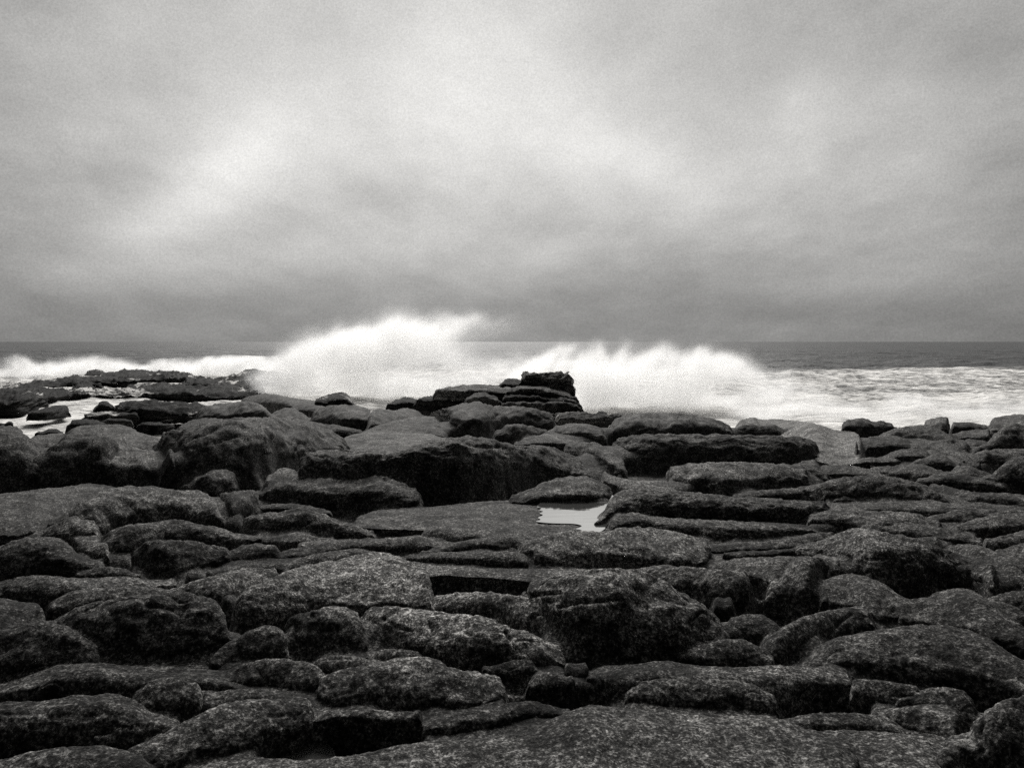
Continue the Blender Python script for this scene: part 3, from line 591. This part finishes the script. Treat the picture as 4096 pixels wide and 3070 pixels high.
rock('domed_rock', 8, '1120,285 1180,262 1240,240 1300,210 1400,161 1500,141 1600,125 1730,106 1880,106 1980,130 2060,166 2140,220 2212,260 2330,320', '1120,300 1300,300 1470,320 1750,360 1950,390 2120,410 2330,480', 'broad speckled dome in the lower right', sh=.62, tone=.8)
rock(B, 8, '680,248 740,216 800,196 870,181 930,165 1000,168 1050,190 1090,220 1140,260 1165,280', '680,262 900,292 1165,295', 'small almond shaped rock under the largest dome', sh=.4, tone=1.05)
rock(B, 7, '865,330 900,262 940,217 1000,172 1080,131 1150,106 1195,110 1235,150 1262,200 1285,245', '865,345 1000,300 1285,270', 'spotted round boulder at the left end of the front row', sh=.22, tone=.95)
rock(B, 7, '1190,120 1250,82 1320,51 1390,31 1450,23 1492,30 1530,50 1570,85 1605,150 1625,225', '1190,170 1280,255 1625,250', 'tall rounded front boulder with a dark stained face', sh='1190,140 1300,90 1400,75 1500,90 1625,200', tone=1.05)
rock('cracked_boulder', 7, '1558,85 1575,47 1610,27 1700,25 1800,36 1900,50 2000,61 2080,66 2150,90 2212,122 2270,132 2340,165 2412,203 2462,235 2485,270', '1558,190 1700,225 1800,250 2000,275 2200,300 2330,312 2485,285', 'long pale topped boulder in the front row split near its right end', sh='1558,120 1650,95 1800,135 2000,155 2150,170 2300,220 2485,275', tone=1.7, cracks=('2150,95 2190,150 2230,210', '1660,80 1720,120 1780,130'))
rock(B, 7, '1585,242 1640,213 1720,209 1800,219 1840,250', '1585,265 1840,275', 'little flat stone in the gap under the front row', sh=.5, tone=.95)
rock(B, 7, '1330,285 1400,241 1470,236 1540,241 1630,268', '1330,320 1630,320', 'low ridge stone left of the little flat one', sh=.4, tone=.85)
rock(B, 7, '870,355 920,321 980,301 1060,271 1150,251 1230,251 1290,263 1340,266 1385,290 1400,330', '870,378 1000,380 1200,405 1400,420', 'tapering overhanging rock over a black cleft', sh='870,365 1000,325 1200,300 1400,330', tone=.95)
rock('rock_slab', 7, '-90,380 0,361 80,340 160,311 240,281 350,271 450,269 520,281 700,287 800,287 920,300', '-90,430 500,415 920,420', 'nearly black shelf at the left edge', sh=.3, tone=.5)
rock(B, 7, '555,450 580,425 605,387 645,350 700,332 760,332 810,350 850,362 880,390 905,440', '555,510 905,490', 'pyramid shaped stone in the dark lower left', sh=.35, tone=.85)
rock('rock_slab', 7, '-90,450 60,436 180,436 270,421 330,406 400,411 480,399 540,416 600,440 640,480', '-90,640 640,610', 'dark ledge below the nearly black shelf', sh=.2, tone=.7)
rock(B, 7, '460,570 520,521 600,502 700,510 760,522 800,560', '460,630 800,600', 'dim stone at the foot of the pyramid shaped one', sh=.25, tone=.65)
rock(B, 7, '850,470 880,410 960,390 1080,380 1200,392 1340,410 1400,440', '850,490 1400,480', 'shadowed rock inside the black cleft', sh=.3, tone=.6)
rock('bright_boulder', 7, '1325,440 1345,380 1400,326 1460,301 1540,286 1620,276 1700,251 1800,241 1880,251 1940,290 2000,300 2080,311 2150,331 2205,368 2225,400 2215,440', '1325,470 1600,475 1850,480 1900,490 2050,480 2215,450', 'pale blotched boulder above the lower black cave', sh='1325,460 1400,400 1600,380 1800,390 1900,400 2050,430 2215,430', tone=1.75)
rock(B, 8, '-110,290 -50,275 0,258 50,251 92,260 110,300', '-110,320 110,325', 'blocky stone beside the pale blotched boulder', sh=.45, tone=1.0)
rock(B, 8, '80,365 105,322 145,306 200,320 280,346 295,372', '80,395 295,395', 'small lichen spotted stone right of the pale blotched boulder', sh=.5, tone=1.1)
rock(B, 8, '200,325 235,287 278,271 320,281 345,310 355,350', '200,350 355,370', 'small dark round stone in the gap between the front boulders', sh=.4, tone=.75)
rock('long_boulder', 8, '345,300 380,284 450,281 550,275 620,262 680,260 740,275 850,285 960,290 1050,285 1150,278 1250,288 1350,285 1420,290 1458,303 1470,340 1455,390', '345,370 470,440 700,460 960,470 1150,470 1250,430 1400,400 1455,400', 'long flat topped boulder in the right foreground', sh='345,320 550,310 700,315 900,325 1150,330 1455,340', tone=.95)
rock(B, 8, '455,410 500,372 560,348 650,336 820,341 950,342 1050,361 1120,396 1165,430 1175,465', '455,455 600,485 850,497 1175,500', 'rounded front bulge under the long flat topped boulder', sh=.3, tone=.85)
rock(B, 8, '1440,395 1465,352 1520,339 1600,346 1700,361 1755,372 1780,410', '1440,420 1600,450 1780,470', 'blocky dark stone right of the long flat topped boulder', sh=.3, tone=.95)
rock(B, 8, '1730,400 1800,376 1900,376 1955,391 1995,430 2005,480', '1730,470 2005,545', 'dark stone under the broad speckled dome', sh=.3, tone=.75)
rock(B, 8, '1520,495 1620,467 1730,460 1850,490 1930,502 1962,530 1968,640', '1520,510 1700,570 1850,610 1968,655', 'sloping dark rock in the lower right corner group', sh=.4, tone=.75)
rock(B, 8, '1985,560 2040,480 2120,430 2212,410 2330,420', '1985,760 2330,800', 'black mass in the bottom right corner', sh=.12, tone=.22)
rock('rock_slab', 8, '1170,515 1300,485 1450,485 1600,495 1700,550', '1170,570 1700,590', 'dark strip of rock before the lower right stones', sh=.5, tone=.55)
rock(B, 7, '1360,510 1420,477 1500,475 1600,470 1700,480 1800,478 1838,500 1850,545', '1360,540 1500,545 1700,562 1850,560', 'thin brow of rock over the lower black cave', sh=.5, tone=1.05, lean=-.1)
rock(B, 7, '1800,560 1850,520 1900,501 2000,481 2100,471 2200,442 2300,432 2440,470', '1800,590 2000,595 2150,565 2440,510', 'mottled rock right of the lower black cave', sh=.35, tone=.95)
rock('rock_slab', 7, '-90,690 0,690 60,675 100,660 200,641 300,631 450,626 540,650', '-90,860 540,860', 'grey sheet in the bottom left corner', sh=.75, tone=.8)
rock('pale_ridge', 7, '420,745 480,690 540,650 600,622 680,591 750,551 820,511 900,471 980,441 1080,426 1200,425 1320,426 1372,450 1385,500', '420,800 600,780 750,740 850,705 1000,685 1100,645 1180,605 1385,545', 'long pale ridge climbing right through the bottom foreground', sh='420,770 600,720 750,670 850,635 1000,592 1100,562 1250,522 1385,505', tone=.95)
rock('foreground_slab', 8, '-1520,760 -1260,705 -1100,676 -900,690 -700,672 -560,642 -450,616 -300,601 -150,593 0,576 100,541 200,500 280,462 350,450 450,460 600,478 750,488 860,500 950,530 1200,555 1330,565 1400,590', '-1520,1000 1400,1000', 'wide nearest slab across the bottom of the picture', cracks=('-700,700 -300,660 0,690 200,650', '300,724 420,640 600,620 820,560', '760,640 780,700 770,740'), sh=.8, tone=.8, k=.9, wob=1.1)
rock('foreground_slab', 8, '840,540 880,508 950,496 1100,496 1200,521 1270,556 1330,563 1450,560 1600,566 1740,581 1800,611 1845,660 1890,760', '840,900 1890,900', 'rounded near slab at bottom right', sh=.8, tone=.8, k=.9, wob=1.1)
# ================================================================== bedrock between and under the rocks
def bedrock():
    """one sheet of bedrock: it lies low under the open hollows and rises to close the narrow joints between neighbouring rocks"""
    NR, NC = 620, 900
    ly0, ly1, u0, u1 = np.log(1.2), np.log(34), -1.0, 1.0
    ys = np.exp(np.linspace(ly0, ly1, NR)); u = np.linspace(u0, u1, NC)
    Yg, Ug = np.meshgrid(ys, u, indexing='ij')
    X = Ug * Yg
    P = np.stack([X, Yg, np.zeros_like(X)], -1)
    base = CAMZ - np.interp(Yg, _GY, _GD) - .14 - np.clip(Yg - 15, 0, 99) * .17 + fbm(P * .9, 4) * .06
    Hf = np.full((NR, NC), -9., np.float32)
    for o in ROCKS:
        V = WV[o.name]
        if V[..., 1].min() > 24 or 'rock' not in o['label'] and 0: continue
        for a in (0., .34, .67):
            for b in (0., .5):
                A = V[:-1] * (1 - a) + V[1:] * a
                A = A[:, :-1] * (1 - b) + A[:, 1:] * b
                A = A.reshape(-1, 3); A = A[(A[:, 1] > 1.25) & (A[:, 1] < 26)]
                r = ((np.log(A[:, 1]) - ly0) / (ly1 - ly0) * (NR - 1) + .5).astype(int)
                c = ((A[:, 0] / A[:, 1] - u0) / (u1 - u0) * (NC - 1) + .5).astype(int)
                k = (c >= 0) & (c < NC) & (r >= 0) & (r < NR)
                np.maximum.at(Hf, (r[k], c[k]), A[k, 2])
    def shift_op(M, axis, R, op):
        out = M.copy()
        for k in range(1, R + 1):
            for sgn in (-k, k):
                S = np.roll(M, sgn, axis)
                out = op(out, S)
        return out
    Hf = np.maximum(Hf, base)
    D = shift_op(shift_op(Hf, 1, 7, np.maximum), 0, 3, np.maximum)
    E = shift_op(shift_op(D, 1, 7, np.minimum), 0, 3, np.minimum)
    for ax in (0, 1, 0, 1): E = (np.roll(E, 1, ax) + 2 * E + np.roll(E, -1, ax)) / 4
    off = .012 + .004 * Yg + .02 * np.abs(noise(P * 3.1))
    Z = np.maximum(base, np.minimum(E - off, base + 1.2 * (Yg < 20)))
    V = np.stack([X, Yg, Z], -1).reshape(-1, 3)
    o = make_mesh('ground', V, grid_faces(NR, NC)[:, ::-1], M_ROCK, origin=(0, 0, 0))
    o.color = (.72, .72, .72, 1); tagit(o, kind='structure')
bedrock()

# ================================================================== sea
def sea():
    ys = np.concatenate([np.exp(np.linspace(np.log(24), np.log(420), 420)), np.exp(np.linspace(np.log(425), np.log(250000), 110))])
    u = np.linspace(-1, 1, 420)
    Yg, Ug = np.meshgrid(ys, u, indexing='ij')
    X = Ug * Yg * 1.05
    P = np.stack([X * .035, Yg * .06, np.zeros_like(X)], -1)
    fade = np.exp(-Yg / 900.)
    Z = fbm(P, 3) * 1.1 * fade * sstep(60, 150, Yg)
    # swell lines rolling in, and the lip where the nearest one has broken
    ph = Yg * .085 + noise(np.stack([X * .012, Yg * .01, X * 0 + 3], -1)) * 3
    Z += .45 * np.sin(ph) * sstep(90, 180, Yg) * fade
    P2 = np.stack([X * .3, Yg * .3, np.zeros_like(X)], -1)
    Z += fbm(P2, 4) * .16 * sstep(400, 100, Yg)
    P3 = np.stack([X * .09, Yg * .14, np.zeros_like(X) + 5], -1)
    rid = 1 - np.abs(fbm(P3, 4)) * 1.6
    Z += np.clip(rid, 0, 1) ** 2 * .38 * sstep(44, 60, Yg) * sstep(190, 110, Yg) - .2
    V = np.stack([X, Yg, Z], -1).reshape(-1, 3)
    o = make_mesh('sea', V, grid_faces(len(ys), len(u))[:, ::-1], M_SEA, origin=(0, 0, 0))
    tagit(o, kind='structure')
sea()

# ================================================================== rock pools: level sheets of still water
def pool(name, crop, outline, y_ref, Yref, label, dz=0., cat='rock pool', over=None):
    L = pts(crop, outline)
    for _ in range(2):
        Ln = np.roll(L, -1, 0); L = np.stack([.75 * L + .25 * Ln, .25 * L + .75 * Ln], 1).reshape(-1, 2)
    z = CAMZ - (y_ref - HY) / F * Yref + dz
    if over:                       # the water stands just above the slab that floors it
        Vs = next(WV[o.name] for o in ROCKS if o['label'] == over).reshape(-1, 3)
        px = CX + F * Vs[:, 0] / Vs[:, 1]; py = HY + F * (CAMZ - Vs[:, 2]) / Vs[:, 1]
        ins = (px > L[:, 0].min()) & (px < L[:, 0].max()) & (py > L[:, 1].min()) & (py < L[:, 1].max())
        z = float(np.percentile(Vs[ins, 2], 88)) + dz
        print('POOL', z, CAMZ - (y_ref - HY) / F * Yref, Vs[ins, 2].min(), Vs[ins, 2].max())
    V = []
    for px, py in L:
        Y = (CAMZ - z) / ((py - HY) / F)
        V.append(((px - CX) / F * Y, Y, z))
    V = np.array(V); c = V.mean(0)
    n = len(V)
    Vb = V.copy(); Vb[:, 2] -= .04; Vb[:, :2] = c[:2] + (Vb[:, :2] - c[:2]) * .9
    me = bpy.data.meshes.new(name)
    me.from_pydata([tuple(a - c) for a in V] + [tuple(a - c) for a in Vb], [],
                   [list(range(n)), list(range(2 * n - 1, n - 1, -1))] + [[i, i + n, (i + 1) % n + n, (i + 1) % n] for i in range(n)])
    me.materials.append(M_POOL)
    o = bpy.data.objects.new(name, me); C.objects.link(o); o.location = c
    tagit(o, label, cat); return o
pool('rock_pool', 11, '600,400 700,330 800,240 1200,230 1600,230 1640,350 1560,480 1540,600 1440,730 1100,760 1000,740 960,715 1100,680 1215,640 1120,612 1000,608 800,605 640,590 600,580 690,560 620,535 720,500 640,480 720,455 640,440 700,415', 1115., 7.75, 'still pool mirroring the sky in the middle of the rocks', over='flat sloping sheet of rock left of the pool', dz=.01)
pool('puddle', 7, '1000,740 1040,700 1100,668 1150,640 1200,606 1290,590 1400,600 1450,650 1450,700 1300,740', 1612., 3.1, 'dim shallow puddle at the bottom left of centre', cat='puddle')

# two bright flecks of uncertain kind between the boulders, shaped as small stones
def fleck(crop, at, Y, r, label):
    (px, py), = pts(crop, at)
    c = np.array([(px - CX) / F * Y, Y, CAMZ - (py - HY) / F * Y])
    th = np.linspace(0, math.pi, 12); ph = np.linspace(0, 2 * math.pi, 17)[:-1]
    T, Pp = np.meshgrid(th, ph, indexing='ij')
    S = np.stack([np.sin(T) * np.cos(Pp), np.sin(T) * np.sin(Pp), np.cos(T)], -1)
    S = S * (1 + .25 * noise(S * 1.7 + 5)[..., None]) * np.array([.55, .6, 1.0]) * r
    S[..., 0] += S[..., 2] * .4
    V = (c + S).reshape(-1, 3)
    m = 16; f = []
    for i in range(11):
        for j in range(m): f.append((i * m + j, (i + 1) * m + j, (i + 1) * m + (j + 1) % m, i * m + (j + 1) % m))
    tagit(make_mesh('stone', V, f, M_WHITE), label, 'stone')
fleck(10, '1222,1000', 27., .13, 'small white pointed fleck at the right end of the twin humped boulder')
fleck(10, '1985,1142', 24., .08, 'tiny white fleck in the cleft below the flat ledge')

# ================================================================== spray: bodies of airborne water
def spray_mat(name, Y, depth, blobs, dens, seed, nscale=.35, thin=.5, aniso=.45, flow=40.):
    """blobs: (px, py, rx, ry, tilt in degrees, weight) of the cloud of drops as it stands over the rocks"""
    m, t = new_mat(name)
    tc = t.nodes.new('ShaderNodeNewGeometry'); pos = tc.outputs['Position']
    sp = t.nodes.new('ShaderNodeSeparateXYZ'); t.links.new(pos, sp.inputs[0])
    x, y, z = (Nd(t, sp.outputs[i]) for i in range(3))
    wv = combine(t, x + seed, y, z)
    w1 = tex_noise(t, wv, nscale * .5, 3, .55) + -.5
    w2 = tex_noise(t, combine(t, x + seed + 40., y, z), nscale * .5, 3, .55) + -.5
    w3 = tex_noise(t, combine(t, x, y + seed, z), nscale * 2.2, 5, .6) + -.5
    xw, zw = x + w1 * (1.6 / nscale) + w3 * .8, z + w2 * (1.3 / nscale) + w3 * -.6
    s = None
    k = Y / F
    for (px, py, rx, ry, ang, w) in blobs:
        X0, Z0 = (px - CX) * k, CAMZ - (py - HY) * k
        a = math.radians(ang); ca, sa = math.cos(a), math.sin(a)
        dx, dz = xw - X0, zw - Z0
        uu = (dx * ca + dz * sa) * (1 / (rx * k)); vv = (dz * ca - dx * sa) * (1 / (ry * k))
        g = ((uu * uu + vv * vv) * -1.).exp() * w
        s = g if s is None else s + g
    dy = (y - Y) * (1 / (depth * .5))
    s = s * (dy * dy * -1.).exp()
    fa = math.radians(flow); fc, fs = math.cos(fa), math.sin(fa)
    al, cr_ = x * fc + z * fs, z * fc - x * fs
    wisp = tex_noise(t, combine(t, al * .32 + seed + w1 * 2., y * .8, cr_ * 1.1 + w2 * 2.), nscale * 2.2, 7, .62)
    puff = tex_noise(t, combine(t, x + seed, y, z + 9.), nscale * .9, 6, .6)
    s = s * (wisp * .4 + puff * .6).ss(.36, .60, .12, 1.7)
    d = s.ss(.03, 1.5) * dens
    pv = t.nodes.new('ShaderNodeVolumePrincipled')
    pv.inputs['Color'].default_value = (.992, .992, .99, 1); pv.inputs['Anisotropy'].default_value = aniso
    t.links.new(d.k, pv.inputs['Density'])
    o = t.nodes.new('ShaderNodeOutputMaterial'); t.links.new(pv.outputs[0], o.inputs['Volume'])
    return m

def spray(name, outline, Y, depth, mat, label):
    L = [tuple(map(float, q.split(','))) for q in outline.split()]
    k = Y / F
    P = np.array([((a - CX) * k, CAMZ - (b - HY) * k) for a, b in L]); c = P.mean(0)
    rings = [(-1., .62), (-.8, .85), (-.4, 1.), (.4, 1.), (.8, .85), (1., .62)]
    n = len(P); V = []; Fc = []
    for f, s in rings:
        for p in P:
            q = c + (p - c) * s; V.append((q[0] - c[0], f * depth * .8, q[1] - P[:, 1].min()))
    for i in range(len(rings) - 1):
        for j in range(n): Fc.append([i * n + j, i * n + (j + 1) % n, (i + 1) * n + (j + 1) % n, (i + 1) * n + j])
    Fc.append(list(range(n))[::-1]); Fc.append([(len(rings) - 1) * n + j for j in range(n)])
    me = bpy.data.meshes.new(name); me.from_pydata(V, [], Fc); me.materials.append(mat)
    o = bpy.data.objects.new(name, me); C.objects.link(o); o.location = (c[0], Y, P[:, 1].min())
    tagit(o, label, 'spray', kind='stuff'); return o

spray('wave_spray', '520,800 560,740 640,690 740,655 860,640 980,630 1100,650 1200,700 1220,760 1200,820 1100,860 960,885 860,900 740,890 640,870 560,850', 66., 6.,
      spray_mat('spray_plume', 66., 6., [
          (620, 812, 60, 34, 30, 1.1), (680, 775, 85, 42, 30, 1.3), (770, 775, 100, 62, 15, 1.4), (810, 736, 95, 32, 14, 1.0), (900, 716, 105, 26, 6, .7),
          (1000, 704, 90, 26, 0, .34), (1080, 700, 90, 30, 0, .13), (920, 765, 90, 36, 0, .7), (1000, 808, 80, 28, 8, .8), (1090, 805, 70, 24, 20, .6), (760, 845, 120, 25, 0, 1.), (880, 845, 90, 28, 0, .9), (990, 762, 50, 24, 0, .3)], .5, 3., flow=32.), 'great white plume of spray bursting over the reef left of centre')
spray('wave_spray', '1060,835 1080,780 1140,740 1220,715 1320,715 1440,715 1560,720 1650,740 1720,780 1780,830 1780,900 1680,925 1500,925 1300,925 1200,915 1100,880', 56., 6.,
      spray_mat('spray_curtain', 56., 6., [
          (1110, 815, 40, 26, 30, .6), (1160, 788, 42, 20, 25, 1.1), (1215, 762, 30, 15, 35, .9), (1290, 820, 70, 44, 0, 1.4), (1285, 758, 22, 16, 65, .6), (1345, 762, 20, 16, 70, .5), (1425, 766, 26, 16, 50, .5), (1240, 790, 40, 18, 0, .6),
          (1400, 815, 110, 38, 0, 1.3), (1440, 775, 50, 11, 0, .4), (1500, 764, 24, 16, 55, .5), (1565, 770, 26, 16, 50, .5), (1530, 795, 65, 26, 10, 1.2), (1620, 800, 55, 22, -15, .6), (1330, 865, 110, 30, 0, 1.3),
          (1460, 875, 110, 26, 0, 1.1), (1600, 865, 90, 30, 0, .9), (1700, 850, 60, 34, 0, .35)], .6, 31., flow=68.), 'long white curtain of spray right of the headland')
spray('wave_spray', '-120,835 -120,770 60,760 150,755 230,765 330,775 420,770 500,765 590,770 620,800 600,850 400,850 200,850', 108., 7.,
      spray_mat('spray_surf', 108., 7., [
          (-30, 818, 90, 16, 0, 1.2), (50, 795, 20, 18, 80, .9), (100, 812, 60, 20, 0, 1.2), (175, 790, 55, 16, 5, 1.2), (200, 812, 90, 18, 0, 1.3), (270, 802, 60, 12, -10, 1.), (372, 790, 28, 13, 0, 1.2),
          (350, 803, 60, 10, 0, 1.1), (450, 800, 60, 18, 10, 1.2), (520, 795, 60, 20, 20, 1.1), (570, 800, 50, 26, 0, 1.)], .8, 57.), 'low line of breaking surf behind the left reef')

spray('wave_spray', '1560,915 1600,870 1700,850 1800,845 1900,850 2000,845 2100,850 2250,840 2320,850 2320,925 2100,930 1900,935 1700,935', 44., 4.,
      spray_mat('spray_shore', 44., 4., [
          (1640, 895, 60, 18, 0, .9), (1730, 885, 50, 20, 10, .9), (1780, 868, 22, 14, 50, .6), (1850, 893, 60, 20, 0, .9), (1950, 880, 40, 22, 30, .9), (1990, 862, 18, 14, 60, .5), (2060, 890, 60, 18, 0, .8), (2160, 882, 60, 20, 10, .8), (2260, 885, 50, 18, 0, .8)], .55, 83., .8), 'low wash of spray along the shore behind the right-hand boulders')

# ================================================================== sky and light
SUN_EL, SUN_AZ = math.radians(39), math.radians(-4)       # azimuth from straight ahead, left negative
def world():
    w = bpy.data.worlds.new('World'); sc.world = w; w.use_nodes = True
    t = w.node_tree; t.nodes.clear()
    tc = t.nodes.new('ShaderNodeTexCoord')
    sp = t.nodes.new('ShaderNodeSeparateXYZ'); t.links.new(tc.outputs['Generated'], sp.inputs[0])
    x, y, z = (Nd(t, sp.outputs[i]) for i in range(3))
    sky = t.nodes.new('ShaderNodeTexSky'); sky.sky_type = 'NISHITA'; sky.sun_disc = False
    sky.sun_elevation = SUN_EL; sky.sun_rotation = SUN_AZ
    bw = t.nodes.new('ShaderNodeRGBToBW'); t.links.new(sky.outputs[0], bw.inputs[0])
    clear = Nd(t, bw.outputs[0])
    # overcast deck: a cloud layer seen from below, its patches drawn out by the wind
    zz = z.max(0.) + .25
    cx_, cy_ = x / zz, y / zz
    warp = tex_noise(t, combine(t, cx_ * .5, cy_ * .5, 4.), 1., 4, .5) + -.5
    st = tex_noise(t, combine(t, (cx_ * .9 + cy_ * .3) * .75 + warp * .6, (cy_ * .55 - cx_ * .45) * .55 + warp * .5, 1.), 1., 5, .5)
    broad = tex_noise(t, combine(t, cx_ * .35, cy_ * .3, 8.), 1., 3, .5)
    # thin places in the deck where the light comes through, given as directions
    def glow(px, py, rx, ry, ang, wgt):
        dx, dz = (px - CX) / F, (HY - py) / F
        a = math.radians(ang); ca, sa = math.cos(a), math.sin(a)
        front = y.max(.05)
        u = x / front - dx + warp * .25; v = z / front - dz + warp * .12
        uu = (u * ca + v * sa) * (F / rx); vv = (v * ca - u * sa) * (F / ry)
        return ((uu * uu + vv * vv) * -1.).exp() * y.ss(.0, .25) * wgt
    base = z.ss(-.02, .28, .215, .43)
    puff = tex_noise(t, combine(t, cx_ * 1.6 + warp, cy_ * 1.1, 3.), 1., 6, .58)
    lum = base + (st + -.5) * .13 * z.ss(.0, .2, .3, 1.) + ((puff + -.5) * .31 + (tex_noise(t, combine(t, cx_ * 4., cy_ * 2.6 + warp, 6.), 1., 6, .6) + -.5) * .24) * z.ss(.0, .2, .45, 1.) + (broad + -.5) * .16
    for g in SKY_GLOWS: lum = lum + glow(*g)
    fineg = tex_noise(t, tc.outputs['Generated'], 420., 4, .9) + -.5
    lum = (lum * (fineg * 1.25 + 1.34)).max(.03)
    # sky dimmed behind the viewer, an unseen addition that darkens the rocks' near faces
    rear = (y * .85 + z * .55).ss(.2, 1.0, REAR, 1.)
    lum = lum * rear + z.ss(.5, .95) * ZEN
    col = grey(t, lum * (1 / .1) + clear * .012, (1., .99, .965))
    bg = t.nodes.new('ShaderNodeBackground'); bg.inputs['Strength'].default_value = .1
    t.links.new(col, bg.inputs['Color'])
    o = t.nodes.new('ShaderNodeOutputWorld'); t.links.new(bg.outputs[0], o.inputs['Surface'])
REAR, ZEN = .03, .0
SKY_GLOWS = [(530, 330, 190, 80, 40, .16), (390, 465, 260, 75, 22, .13), (800, 330, 500, 220, 10, .07), (1000, 160, 280, 120, 30, .06), (1330, 320, 240, 80, -25, .11),
             (1200, 400, 260, 110, -25, .09), (1150, 565, 120, 36, 12, .10), (640, 540, 380, 45, 5, .09), (2000, 570, 260, 50, 5, .05), (1750, 230, 160, 60, 50, .05),
             (1950, 30, 360, 150, 0, -.09), (0, 0, 300, 240, 0, -.14), (2250, 250, 160, 330, 0, -.08)]
world()
sl = bpy.data.lights.new('sun', 'SUN'); sl.energy = 4.2; sl.angle = math.radians(26); sl.color = (1, .98, .95)
so = bpy.data.objects.new('sun', sl); C.objects.link(so)
from mathutils import Vector
d = Vector((math.sin(SUN_AZ) * math.cos(SUN_EL), math.cos(SUN_AZ) * math.cos(SUN_EL), math.sin(SUN_EL)))
so.rotation_euler = d.to_track_quat('Z', 'Y').to_euler(); so.location = (0, 0, 40)

# ================================================================== camera
cam = bpy.data.cameras.new('camera'); co = bpy.data.objects.new('camera', cam); C.objects.link(co)
co.location = (0, 0, CAMZ); co.rotation_euler = (math.pi / 2, 0, 0)
cam.sensor_width = 36; cam.lens = 36 * F / 2212.; cam.shift_y = -(829 - HY) / 2212.
cam.clip_start = .05; cam.clip_end = 400000
sc.camera = co
sc.view_settings.view_transform = 'Standard'; sc.view_settings.look = 'None'
sc.view_settings.exposure = 0; sc.view_settings.gamma = 1
cy = sc.cycles
cy.use_denoising = False
cy.volume_bounces = 24; cy.max_bounces = 26; cy.diffuse_bounces = 3; cy.glossy_bounces = 3
cy.volume_step_rate = 1.5; cy.volume_max_steps = 256
cy.caustics_reflective = False; cy.caustics_refractive = False; cy.sample_clamp_indirect = 3.0
